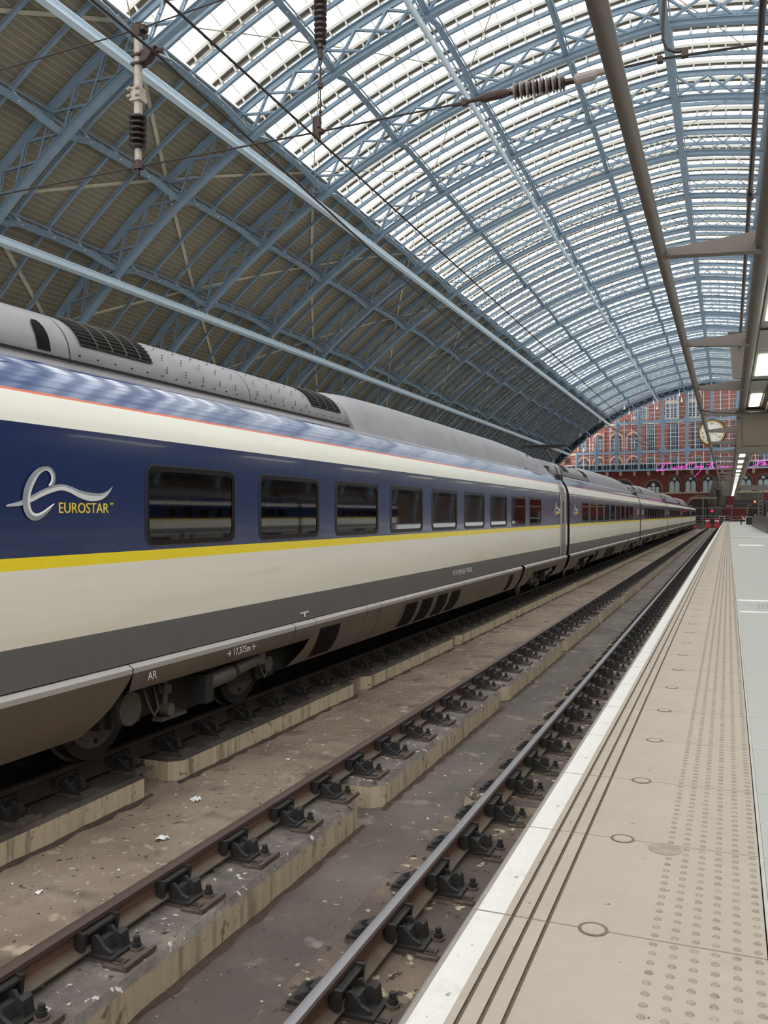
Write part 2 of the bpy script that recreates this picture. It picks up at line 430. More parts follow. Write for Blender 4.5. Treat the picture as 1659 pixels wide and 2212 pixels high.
for i, y in enumerate(RIBY[:-1]):
    for sd in (-1, 1):
        for q, s in enumerate(PS[:9]):
            if q == 0 and sd > 0: continue
            p, a = arc(s, 0, sd)
            if q == 0: p.x = 0; a = 0
            if y > 10 and (sd < 0 or q < 3): link('purlin', pm, ceiling, (p.x, y, p.z), (0, sd*a, 0))
            else:
                M = Matrix.Translation((p.x, y, p.z)) @ Matrix.Rotation(sd*a, 4, 'Y'); b = len(far.v)
                far.v += [tuple(M @ v.co) for v in pm.vertices]
                for f in pm.polygons: far.f.append(tuple(b+t for t in f.vertices)); far.m.append(far.mi('steel_blue'))
obj('far_purlins', far, ceiling, kind='stuff').name = 'purlin_lattice'
# tie rods: flat diagonals under boards and glass
rest = MB()
for bi, y in enumerate(RIBY[:-1]):
    for sd in (-1, 1):
        for i in range(8):
            s0, s1 = PS[i], PS[i+1]
            y0, y1 = (y, y+BAY) if (i+bi) % 2 else (y+BAY, y)
            near = 16 < y < 90 and sd < 0
            t = MB() if near else rest; n = 3; g = i < 4; p_ = arc((s0+s1)/2, 1, sd)[0]-arc((s0+s1)/2, 0, sd)[0]
            for q in range(n):
                a, _ = arc(s0+(s1-s0)*q/n, 1.83 if not g else 1.9, sd); b, _ = arc(s0+(s1-s0)*(q+1)/n, 1.83 if not g else 1.9, sd)
                a.y = y0+(y1-y0)*q/n; b.y = y0+(y1-y0)*(q+1)/n
                w_ = .05 if g else .20
                t.bar(a, b, w_, .05 if g else .03, 'rod_cream', (p_.x, 0, p_.z))
            if near: obj('tie_rod', t, ceiling)
obj('tie_bracing', rest, ceiling, kind='stuff')
# hollow gantry rails hung under the ribs
def ibeam(s, off, sd=-1, w_=.30, h=.42, tubular=False):
    p, a = arc(s, off, sd); m = MB(); y0, y1 = RIBY[0]-1, RIBY[-1]-.4
    if tubular:
        m.tube([(0, y0, 0), (0, y1, 0)], .15, 12, 'steel_light'); m.tube([(.26, y0, .12), (.26, y1, .12)], .05, 6, 'steel_blue')
    else:
        m.box(-w_/2, w_/2, y0, y1, -h/2, -h/2+.05, 'steel_light'); m.box(-w_/2, w_/2, y0, y1, h/2-.05, h/2, 'steel_light'); m.box(-.03, .03, y0, y1, -h/2+.05, h/2-.05, 'steel_light')
    for y in RIBY: m.box(-.12, .12, y-.12, y+.12, h/2, h/2+.35, 'steel_blue')
    return obj('gantry_rail', m, ceiling, tubular, loc=(p.x, 0, p.z), rot=(0, sd*a*.35, 0))
m = MB(); m.box(-.22, .22, RIBY[0], RIBY[-1], -.04, 0, 'steel_blue'); m.box(-.03, .03, RIBY[0], RIBY[-1], 0, .3, 'steel_blue'); obj('crown_plate', m, ceiling, loc=(0, 0, 26.06))
ibeam(32.4, -.35); ibeam(21.9, -.35); ibeam(10.95, -.35, tubular=True)
ibeam(32.4, -.35, 1); ibeam(21.9, -.35, 1); ibeam(10.95, -.35, 1, tubular=True)
# side walls below the springing
sw = MB(); sw.box(-40.4, -39.8, -15, 205, ZPL, 3, 'wall_paint'); struct('wall_left', sw)
sw = MB(); sw.box(33.7, 34.3, -15, 190, ZPL, 3, 'wall_paint'); struct('wall_right', sw)
sw = MB(); sw.box(-41, 35, -15.6, -15, ZF-.3, 4.5, 'wall_paint'); struct('back_light_blocker', sw)  # added behind the camera, out of view, to block low horizon light
# ------------------------------------------------------------------ track bed
END = 160
fl = MB(); fl.box(-5.75, -3.25, -14, 176, ZF-.3, ZF, 'pit_floor'); fl.box(-7.85, -5.75, -14, 176, ZF-.3, ZF, 'shaded_bed'); fl.box(-3.25, -.9, -14, 176, ZF-.3, ZF, 'pit_mid')
fl.box(-40, -7.85, -14, 192, ZF-.3, ZPL, 'granite'); fl.box(-9.2, -.9, 165, 192, ZF-.3, ZPL, 'pit_floor')
floor = struct('floor', fl)
def beam_mesh(x0, x1, L_, top, side, cr=True, cl=True):
    h0, h1 = ZF, ZP; c = .055; m = MB()
    out = [(x0+(c*2 if cl else 0), 0), (x1-(c*2 if cr else 0), 0), (x1, c*2 if cr else 0), (x1, L_-(c*2 if cr else 0)), (x1-(c*2 if cr else 0), L_), (x0+(c*2 if cl else 0), L_), (x0, L_-(c*2 if cl else 0)), (x0, c*2 if cl else 0)]
    cx, cy = (x0+x1)/2, L_/2; e = .035
    inn = [(a+(e if a < cx else -e), b+(e if b < cy else -e)) for a, b in out]; n = 8
    b = len(m.v); m.v += [(a, y, h0) for a, y in out]+[(a, y, h1-e) for a, y in out]+[(a, y, h1) for a, y in inn]
    for i in range(n):
        j = (i+1) % n
        m.f.append((b+i, b+j, b+n+j, b+n+i)); m.m.append(m.mi(side)); m.f.append((b+n+i, b+n+j, b+2*n+j, b+2*n+i)); m.m.append(m.mi(top))
    m.f.append(tuple(b+2*n+i for i in range(n))); m.m.append(m.mi(top))
    return m.mesh('concrete_beam')
for x0, x1, top, cr in ((-3.62, -2.88, 'plinth_top', True), (-2.14, -.93, 'plate_a', False), (-5.78, -5.03, 'shaded_top', True), (-7.3, -6.55, 'shaded_bed', True)):
    me = beam_mesh(x0, x1, 4.42, top, 'plinth_side' if top != 'shaded_bed' else top, cr); 
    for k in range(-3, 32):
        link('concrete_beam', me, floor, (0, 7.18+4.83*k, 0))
# grit gathered along the foot of the beams
dm = MB(); q_ = random.Random(3)
for x0, sx, w0 in ((-2.88, 1, .05), (-5.03, 1, .06), (-3.66, -1, .05), (-2.17, -1, .05)):
    for blk in range(-2, 22):
        y0 = 7.18+4.83*blk; n = 34; pr = None
        for i in range(n+1):
            y = y0+4.42*i/n; w_ = w0*q_.uniform(.25, 1.5); h_ = q_.uniform(.006, .022)
            b = len(dm.v); dm.v += [(x0, y, ZF+h_), (x0+sx*w_, y, ZF+.002)]
            if i: dm.f.append((b-2, b-1, b+1, b) if sx > 0 else (b-2, b, b+1, b-1)); dm.m.append(dm.mi('dirt'))
for k in range(900):
    y = 2.5+q_.random()**1.6*60; x = q_.choice((-2.80, -4.93, -4.9, -4.3, -3.9, -1.35, -1.2, -2.4, -4.6))+q_.gauss(0, .12); s_ = q_.uniform(.004, .014)
    if -3.66 < x < -2.88 or -2.17 < x: continue
    b = len(dm.v); dm.v += [(x+s_, y, ZF), (x-s_*.6, y+s_, ZF), (x-s_*.5, y-s_, ZF), (x, y, ZF+s_*.9)]
    for f in ((0, 1, 3), (1, 2, 3), (2, 0, 3)): dm.f.append(tuple(b+t for t in f)); dm.m.append(dm.mi(q_.choice(('dirt', 'dirt', 'dirt', 'stone', 'stone', 'litter'))))
obj('grit', dm, floor, kind='stuff')
# rails
def rail_prof(top):
    h = [(-.07, -.159), (.07, -.159), (.07, -.148), (.02, -.128), (.009, -.115), (.009, -.052), (.035, -.038), (.036, -.012), (.026, -.002), (0, 0), (-.026, -.002), (-.036, -.012), (-.035, -.038), (-.009, -.052), (-.009, -.115), (-.02, -.128), (-.07, -.148)]
    ms = ['rust_rail', 'rail_foot', 'rail_foot', 'rust_rail', 'rust_rail', 'rust_rail', 'rail_side', 'rail_side', top, top, 'rail_side', 'rail_side', 'rust_rail', 'rust_rail', 'rust_rail', 'rail_foot', 'rail_foot']
    return h, ms
def chair_parts():
    """baseplate under the rail with shoulder casting, rubber wedge block, bolt; x=0 is the rail centre"""
    pl = MB(); pl.box(-.24, .34, -.10, .11, -.198, -.176, 'cast_rust'); pl.box(.19, .34, -.13, -.10, -.198, -.182, 'cast_rust')
    pl.box(.32, .345, -.13, .13, -.190, -.166, 'cast_rust'); pl.box(.20, .29, -.085, -.055, -.177, -.170, 'cast_iron')
    pl.box(.19, .20, -.095, -.045, -.178, -.164, 'cast_rust'); pl.box(.29, .30, -.095, -.045, -.178, -.164, 'cast_rust')
    out = [('baseplate', pl)]
    for sx in (1, -1):
        k = 1 if sx > 0 else .8; h = 0 if sx > 0 else -.03; bl = MB()
        q = [(sx*.010, -.150), (sx*.010, -.050+h), (sx*.052*k, -.043+h), (sx*.060*k, -.050+h), (sx*.048*k, -.13)]
        bl.prism(q, -.13, .13, 'cast_iron')
        for y in (-.145, .125): bl.prism([(sx*.02, -.15), (sx*.02, -.035+h), (sx*.085*k, -.035+h), (sx*.075*k, -.13)], y, y+.02, 'cast_iron')
        bl.box(min(sx*.04, sx*.075*k), max(sx*.04, sx*.075*k), -.13, .13, -.064+h, -.050+h, 'cast_iron'); out.append(('wedge_block', bl))
        sh = MB()
        for y in (-.075, .05):
            f = [(sx*.06, -.18), (sx*.075, -.075+h), (sx*.10, -.068+h), (sx*.155, -.125), (sx*.20, -.145), (sx*.21, -.18)]
            sh.prism(f, y, y+.022, 'cast_iron')
        sh.prism([(sx*.075, -.18), (sx*.085, -.10), (sx*.13, -.098), (sx*.165, -.18)], -.055, .05, 'cast_iron')
        if sx > 0: sh.prism([(sx*.13, -.18), (sx*.14, -.085), (sx*.165, -.072), (sx*.19, -.085), (sx*.205, -.18)], .02, .085, 'cast_iron')
        sh.box(min(sx*.06, sx*.23), max(sx*.06, sx*.23), -.10, .10, -.178, -.160, 'cast_iron'); out.append(('shoulder', sh))
    bo = MB()
    bo.tube([(.262, .065, -.178), (.262, .065, -.160)], .036, 10, 'cast_rust'); bo.tube([(.262, .065, -.16), (.262, .065, -.135)], .026, 10, 'cast_iron')
    bo.tube([(.262, .065, -.135), (.262, .065, -.105)], .018, 6, 'cast_iron'); out.append(('bolt', bo))
    return [(n, m.mesh(n)) for n, m in out]
CH = chair_parts()
simple = MB()
for _, me in CH:
    b = len(simple.v); simple.v += [tuple(v.co) for v in me.vertices]
    for f in me.polygons: simple.f.append(tuple(b+t for t in f.vertices)); simple.m.append(simple.mi(me.materials[f.material_index].name))
simple_m = simple.mesh('baseplate')
for x, top, lab, nfull in ((-1.848+.072, 'rail_shine', 'shiny topped steel rail nearest the platform edge', 22), (-3.283, 'rail_dull', 'brown dull rail on the raised concrete beams left of the empty pit', 22), (-5.405, 'rail_dull', 'dark rail under the near wheels of the train', 14), (-6.915, 'rail_dull', 'rail under the far wheels of the train, in its shadow', 0)):
    t = thing('railway_rail', lab, 'rail', (x, 0, ZR)); h, ms = rail_prof(top)
    ms = ['shaded_rail' if (x < -5 and q_ in ('rust_rail', 'rail_foot', 'rail_side')) else q_ for q_ in ms]; m = MB(); m.prism(h, -13, END+2, ms); obj('rail_bar', m, t, True)
    for k in range(0, 218):
        y = 3.16+.71*k
        if y > 155: break
        if k < nfull:
            b = link('baseplate', CH[0][1], t, (0, y, 0)); [link(n_, me_, b) for n_, me_ in CH[1:]]
        else: link('baseplate', simple_m, t, (0, y, 0))
# ------------------------------------------------------------------ platform
pf = MB(); pf.box(-.80, -.60, -14, 164, ZF, ZPL-.12, 'plinth_side'); pf.box(-.60, 14, -14, 192, ZF, ZPL-.10, 'granite'); pf.box(.15, 14, 58, 192, ZPL-.10, ZPL, 'granite')
pf.box(1.36, 14, -14, 58, ZPL-.10, ZPL-.002, 'granite'); pf.box(-9.2, .15, 164.3, 192, ZPL-.1, ZPL, 'granite')
plat = struct('floor', pf, label='platform with coping slabs, tactile dots and pale grey paving')
SP = .91
def slab_mesh():
    m = MB(); g = .007; d = .010; e = .0045
    P = [(.123, -.10, 'slab_edge'), (.123, 0, 'slab')]
    prof = [(.118, 0)]; mt = []
    def seg(x, z, mm): prof.append((x, z)); mt.append(mm)
    for gx in (-.598, -.661, -.723):
        seg(gx+g, 0, 'slab'); seg(gx+g, -d, 'slab_groove'); seg(gx-g, -d, 'slab_groove'); seg(gx-g, 0, 'slab_groove')
    seg(-.756, 0, 'slab'); seg(-.856, 0, 'white_line'); seg(-.872, -.003, 'slab_edge'); seg(-.884, -.014, 'slab_edge'); seg(-.888, -.03, 'slab_edge'); seg(-.888, -.11, 'slab_edge'); seg(.118, -.11, 'slab_edge'); mt.append('slab_edge')
    m.prism(prof, e, SP-e, mt)
    for r in range(14):
        y = .0325+.065*r
        if y > SP-.02: break
        for c in range(6):
            x = -.2355+.0655*c+(rnd.random()-.5)*.002; rr = .0150; b = len(m.v); n = 8; k = m.mi('slab_dot')
            m.v += [(x+rr*math.cos(t*math.pi/4), y+rr*math.sin(t*math.pi/4), -.0005) for t in range(n)]+[(x+rr*.62*math.cos(t*math.pi/4), y+rr*.62*math.sin(t*math.pi/4), .0055) for t in range(n)]
            for t in range(n): m.f.append((b+t, b+(t+1) % n, b+n+(t+1) % n, b+n+t)); m.m.append(k)
            m.f.append(tuple(range(b+n, b+2*n))); m.m.append(k)
    return m.mesh('paving_slab')
sm = slab_mesh()
rgm2 = MB()
n = 24; b = 0
for r0, r1, mm, z in ((.040, .052, 'slab_groove', .0022), (0, .040, 'slab', .002)):
    b = len(rgm2.v)
    if r0 > 0:
        rgm2.v += [(r0*math.cos(2*math.pi*t/n), r0*math.sin(2*math.pi*t/n), z) for t in range(n)]+[(r1*math.cos(2*math.pi*t/n), r1*math.sin(2*math.pi*t/n), z) for t in range(n)]
        for t in range(n): rgm2.f.append((b+t, b+n+t, b+n+(t+1) % n, b+(t+1) % n)); rgm2.m.append(rgm2.mi(mm))
    else:
        rgm2.v += [(r1*math.cos(2*math.pi*t/n), r1*math.sin(2*math.pi*t/n), z) for t in range(n)]; rgm2.f.append(tuple(range(b, b+n))); rgm2.m.append(rgm2.mi(mm))
rgm2 = rgm2.mesh('plug_ring')
for k in range(-8, 176):
    y = 4.0+SP*k; s_ = link('paving_slab', sm, plat, (0, y, ZPL+rnd.uniform(-.0006, .0006)))
    if k < 40: link('plug_ring', rgm2, s_, (-.44, 0, 0))
fs = MB(); fs.box(-.87, .118, -4, 164, ZPL-.11, ZPL-.05, 'dark_gap'); obj('mortar_bed', fs, plat)
es = MB(); es.box(.123, .137, -4, 164, ZPL-.05, ZPL+.001, 'metal_strip'); es.box(.1365, .1378, -4, 164, ZPL-.05, ZPL-.001, 'dark_gap'); obj('edge_strip', es, plat)
tl = MB(); tl.box(-.0035, .604, 0, SP-.005, -.05, 0, 'granite'); tl = tl.mesh('granite_tile')
for k in range(-8, 60):
    for c in (0, 1): link('granite_tile', tl, plat, (.142+.608*c, 4.0+SP*k, ZPL))
for x0, x1, y0, y1 in ((.46, 1.52, 43.3, 44.9), (.15, 1.3, 15.75, 15.93), (.16, 1.3, 13.92, 14.06), (.9, 2.2, 96, 96.5), (1.2, 3.4, 61, 61.4)):
    m = MB(); m.box(x0, x1, y0, y1, ZPL, ZPL+.003, 'white'); obj('painted_line', m, plat)
m = MB(); m.box(.40, .9, 14.55, 15.3, ZPL, ZPL+.004, 'metal_strip')
for i in range(8): m.box(.44+.055*i, .46+.055*i, 14.6, 15.25, ZPL+.004, ZPL+.008, 'trough')
obj('floor_hatch', m, plat)
# ------------------------------------------------------------------ train
TX = -6.16; CL = 23.75; PITCH = 24.2
WIN = []
y = 2.54
YB = 3.7                                  # near end of the first coach
WZ = (1.945, 2.635)
WINS = [(6.24+1.956*i-YB, 6.24+1.956*i-YB+1.45) for i in range(9)]
PROF = [(1.43, .945, 'grey_band'), (1.46, 1.257, 'cream_low'), (1.465, 1.81, 'yellow'), (1.465, 1.90, 'navy'), (1.465, 1.98, 'navy'), (1.465, 2.60, 'navy'), (1.442, 2.872, 'cream'),
        (1.41, 3.0, 'cream'), (1.366, 3.108, 'orange'), (1.357, 3.127, 'blue_band'), (1.31, 3.21, 'blue_band'), (1.24, 3.30, 'blue_band'), (1.14, 3.38, 'blue_band'), (1.06, 3.425, 'roof_silver'), (.95, 3.48, 'roof_silver'), (.86, 3.52, 'roof_silver'), (.5, 3.60, 'roof_silver'), (0, 3.63, 'roof_silver')]
def coach_shell(wins, ends=(0, 0), nose=False):
    m = MB(); ys = [0, .05]
    for a, b in wins: ys += [a+.04, b-.04]
    ys += [CL-.05, CL]
    if nose: ys = [0]+[v for a, b in wins for v in (a+.04, b-.04)]+[CL-6+.5*i for i in range(13)]
    hole = {(ys.index(a+.04)) for a, b in wins}
    for sd in (1, -1):
        b = len(m.v); n = len(PROF)
        for yy in ys:
            t = max(0, (yy-(CL-6))/6) if nose else 0; fw = 1-.75*t**2.4; fz = 1-.62*t**2.0
            for w_, z, _ in PROF: m.v.append((sd*w_*fw, yy, .945+(z-.945)*fz))
        for i in range(len(ys)-1):
            for j in range(n-1):
                if j == 4 and i in hole: continue
                q = (b+i*n+j, b+(i+1)*n+j, b+(i+1)*n+j+1, b+i*n+j+1)
                mm = PROF[j][2]
                if nose and i > len(ys)-6 and j in (10, 11, 12, 13, 14, 15, 16): mm = 'black'
                m.f.append(q if sd > 0 else q[::-1]); m.m.append(m.mi(mm))
        for yy, mm in ((0, 'dark_gap'), (CL, 'dark_gap')):
            i = 0 if yy == 0 else len(ys)-1
            c = len(m.v); m.v.append((0, yy, .945)); f = [b+i*n+j for j in range(n)]+[c]; m.f.append(tuple(f)); m.m.append(m.mi(mm))
    return m
def rrect(w_, h, r, n=5):
    out = []
    for cx, cy, a0 in ((w_/2-r, h/2-r, 0), (-w_/2+r, h/2-r, 90), (-w_/2+r, -h/2+r, 180), (w_/2-r, -h/2+r, 270)):
        for i in range(n+1):
            a = R(a0+90*i/n); out.append((cx+r*math.cos(a), cy+r*math.sin(a)))
    return out
def window_meshes(L_, H):
    fr = MB(); o = rrect(L_+.02, H+.02, .11); a = rrect(L_, H, .10); c = rrect(L_-.09, H-.09, .07); n = len(o); b = 0
    fr.v += [(0, x, z) for x, z in o]+[(.007, x, z) for x, z in o]+[(.007, x, z) for x, z in a]+[(.003, x, z) for x, z in a]+[(.002, x, z) for x, z in c]+[(-.012, x, z) for x, z in c]
    for lay, mm in ((0, 'frame_dark'), (1, 'frame_dark'), (2, 'frame_dark'), (3, 'seal'), (4, 'seal')):
        for i in range(n): j = (i+1) % n; fr.f.append((lay*n+i, lay*n+j, (lay+1)*n+j, (lay+1)*n+i)); fr.m.append(fr.mi(mm))
    p = MB(); p.v += [(0, x, z) for x, z in rrect(L_-.06, H-.06, .07)]; p.f.append(tuple(range(len(p.v)))); p.m.append(p.mi('train_glass'))
    return fr.mesh('window'), p.mesh('pane')
WF, WP = window_meshes(1.45, .70)
# emblem and lettering on the navy side (real plane x = side of the coach)
def ribbon(m, pts, ws, x, mm, mm2=None):
    """smooth ribbon in the (y,z) plane split into a light and a dark half"""
    P = []
    for i in range(len(pts)-1):
        p0 = pts[max(i-1, 0)]; p1 = pts[i]; p2 = pts[i+1]; p3 = pts[min(i+2, len(pts)-1)]
        for k in range(5):
            t = k/5
            c = [.5*((2*p1[d])+(-p0[d]+p2[d])*t+(2*p0[d]-5*p1[d]+4*p2[d]-p3[d])*t*t+(-p0[d]+3*p1[d]-3*p2[d]+p3[d])*t**3) for d in (0, 1)]
            P.append((c[0], c[1], ws[i]+(ws[i+1]-ws[i])*t))
    P.append((*pts[-1], ws[-1]))
    n = len(P); b = len(m.v)
    for i, (y_, z_, w_) in enumerate(P):
        a = P[max(i-1, 0)]; c = P[min(i+1, n-1)]; dx, dz = c[0]-a[0], c[1]-a[1]; l = math.hypot(dx, dz) or 1; nx, nz = -dz/l, dx/l
        for s_, xx in ((-.5, x), (0.12, x+.004), (.5, x)): m.v.append((xx, y_+nx*w_*s_, z_+nz*w_*s_))
    for i in range(n-1):
        for j, q in ((0, mm), (1, mm2 or mm)):
            m.f.append((b+3*i+j, b+3*i+j+1, b+3*i+3+j+1, b+3*i+3+j)); m.m.append(m.mi(q))
def emblem():
    # units: 1 = full emblem width (tail tip to wave tip); origin lower left of the emblem
    C = lambda x, y: ((x-110)/1075*1.13, (1050-y)/540*.40)
    m = MB(); k = .00098
    A = [(110, 912), (240, 884), (340, 838), (450, 775), (560, 728), (640, 716), (720, 735), (810, 775), (900, 800), (980, 806), (1060, 795), (1130, 752), (1182, 690)]
    ribbon(m, [C(*p) for p in A], [v*k*.8 for v in (14, 44, 56, 60, 62, 58, 62, 72, 84, 80, 64, 36, 3)], .006, 'logo_light', 'logo_dark')
    B = [(505, 715), (538, 665), (541, 600), (515, 550), (468, 534), (400, 568), (342, 650), (302, 750), (288, 850), (296, 935), (325, 995), (378, 1018), (442, 990), (500, 938), (552, 884)]
    ribbon(m, [C(*p) for p in B], [v*k*.8 for v in (40, 56, 58, 50, 36, 60, 84, 92, 92, 90, 80, 66, 54, 40, 5)], .010, 'logo_dark', 'logo_light')
    return m.mesh('emblem')
EMB = emblem(); TXT = textmesh('EUROSTAR', .115, 'gold_text'); TM = textmesh('TM', .032, 'gold_text')
XR = (R(90), 0, R(90))
PC = [(.86, 3.56), (.83, 3.70), (.75, 3.83), (.63, 3.93), (.46, 4.0), (.25, 4.05), (0, 4.06)]
POD = []
for i in range(6):
    p0, p1, p2, p3 = PC[max(i-1, 0)], PC[i], PC[i+1], (PC[i+2] if i < 5 else (-.25, 4.05))
    for k in range(3):
        q = k/3; POD.append(tuple(.5*((2*p1[d])+(p2[d]-p0[d])*q+(2*p0[d]-5*p1[d]+4*p2[d]-p3[d])*q*q+(3*p1[d]-p0[d]-3*p2[d]+p3[d])*q**3) for d in (0, 1)))
POD.append((0, 4.06))
def pod(y0, y1, prof, mats='roof_silver', cap=True):
    m = MB(); pr = [(a, b) for a, b in prof]+[(-a, b) for a, b in prof[-2::-1]]+[(-prof[0][0]+.02, 3.45), (prof[0][0]-.02, 3.45)]
    m.prism(pr, y0, y1, mats); return m
def pod_grille(parent, y0, y1, n, bright=True):
    g = MB(); P = POD[3:]
    for a, b in zip(P[:-5], P[1:-4]):
        g.poly([(a[0]+.008, y0, a[1]+.008), (a[0]+.008, y1, a[1]+.008), (b[0]+.008, y1, b[1]+.01), (b[0]+.008, y0, b[1]+.01)], [(0, 1, 2, 3)], 'grille')
    o = obj('roof_grille', g, parent); s_ = MB(); tot = 12
    for i in range(tot):
        t = i/tot*(len(P)-5); k = int(t); f = t-k; x = P[k][0]+(P[k+1][0]-P[k][0])*f; z = P[k][1]+(P[k+1][1]-P[k][1])*f
        s_.bar((x+.016, y0, z+.016), (x+.016, y1, z+.016), .005, .005, 'slat')
    for i in range(1, n):
        yy = y0+(y1-y0)*i/n
        for a, b in zip(P[:-5], P[1:-4]): s_.bar((a[0]+.02, yy, a[1]+.02), (b[0]+.02, yy, b[1]+.02), .008, .006, 'slat', (1, 0, 0))
    obj('slats', s_, o, kind='stuff')
def skirt(parent, y0, y1, full=True, vents=(), slant=(0, 0)):
    P = [(1.425, .935), (1.478, .905), (1.475, .862), (1.458, .80), (1.43, .71)]+([(1.39, .60), (1.33, .50), (1.24, .385), (1.19, .375)] if full else [(1.40, .69)])
    M_ = ['sill', 'sill']+['skirt']*8
    for sd in (1, -1):
        m = MB(); n = len(P); b = 0
        for i, yy in enumerate((y0+.006, y1-.006)):
            for w_, z in P:
                t = max(0, (.86-z)/.48); m.v.append((sd*w_, yy-slant[i]*t**1.3, z))
        for j in range(n-1):
            q = (j, n+j, n+j+1, j+1); m.f.append(q if sd < 0 else q[::-1]); m.m.append(m.mi(M_[j]))
        m.v += [(sd*1.3, y0+.006, .935), (sd*1.3, y1-.006, .935)]
        m.f.append((0, 2*n, 2*n+1, n)); m.m.append(m.mi('sill'))
        o = obj('skirt_panel', m, parent, True)
        for a, c in (vents if sd > 0 else ()):
            v = MB(); q = [(1.459, .795), (1.437, .71), (1.397, .60), (1.337, .50), (1.27, .42)]
            for k in range(len(q)-1):
                v.poly([(q[k][0]+.005, a, q[k][1]), (q[k][0]+.005, c, q[k][1]), (q[k+1][0]+.005, c, q[k+1][1]), (q[k+1][0]+.005, a, q[k+1][1])], [(0, 1, 2, 3)], 'grille')
            obj('vent', v, o)
def disc(m, x0, x1, y, z, r, n, mm): m.tube([(x0, y, z), (x1, y, z)], r, n, mm)
def bogie(parent, yc, det=True):
    t = MB(); t.box(-1.15, 1.05, yc-1.7, yc+1.7, .50, .72, 'bogie'); t.box(.85, 1.12, yc-1.55, yc-.5, .34, .62, 'bogie'); t.box(.85, 1.12, yc+.5, yc+1.55, .34, .62, 'bogie'); t.box(-1.1, 1.0, yc-.45, yc+.45, .22, .50, 'bogie')
    bo = obj('bogie', t, parent)
    for dy in (-1.25, 1.25):
        m = MB()
        for sx in (1, -1):
            disc(m, sx*.69, sx*.82, yc+dy, .46, .46, 32, 'bogie'); disc(m, sx*.66, sx*.69, yc+dy, .46, .49, 32, 'wheel')
            disc(m, sx*.82, sx*.83, yc+dy, .46, .36, 32, 'wheel')
            for q in range(8):
                a = q*math.pi/4; disc(m, sx*.83, sx*.836, yc+dy+.3*math.cos(a), .46+.3*math.sin(a), .025, 8, 'dark_gap')
        m.tube([(-.7, yc+dy, .46), (.7, yc+dy, .46)], .09, 10, 'bogie'); obj('wheel_set', m, bo, True)
        m = MB(); m.box(.95, 1.17, yc+dy-.2, yc+dy+.2, .33, .60, 'bogie'); disc(m, 1.17, 1.22, yc+dy, .48, .15 if dy < 0 else .09, 24, 'bogie_light'); obj('axle_box', m, bo, True)
    if det:
        m = MB(); m.tube([(1.28, yc-.15, .52), (1.28, yc+.35, .55)], .085, 14, 'bogie_light'); m.tube([(1.28, yc+.33, .55), (1.28, yc+.82, .60)], .072, 14, 'bogie_light'); m.tube([(1.28, yc+.30, .55), (1.28, yc+.36, .553)], .09, 14, 'bogie')
        m.box(1.17, 1.36, yc-.28, yc-.14, .34, .62, 'bogie'); m.box(1.19, 1.35, yc+.80, yc+.94, .55, .82, 'bogie_light'); m.box(1.19, 1.42, yc+.76, yc+.98, .76, .80, 'bogie_light'); obj('damper', m, bo, True)
        m = MB(); m.tube([(1.2, yc-.72, .74), (1.2, yc-.72, .40)], .025, 8, 'bogie_light'); m.box(1.16, 1.24, yc-.77, yc-.67, .52, .60, 'bogie_light'); disc(m, 1.16, 1.27, yc-.72, .37, .06, 12, 'bogie_light'); m.box(1.12, 1.24, yc-.82, yc-.42, .27, .30, 'bogie_light'); obj('link_rod', m, bo, True)
        m = MB()
        for dy in (-.98, 1.08): m.tube([(1.15, yc+dy, .60), (1.2, yc+dy+.03, .42), (1.2, yc+dy+.10, .34), (1.19, yc+dy+.17, .40), (1.12, yc+dy+.2, .58)], .013, 8, 'bogie_light')
        obj('brake_hose', m, bo, True)
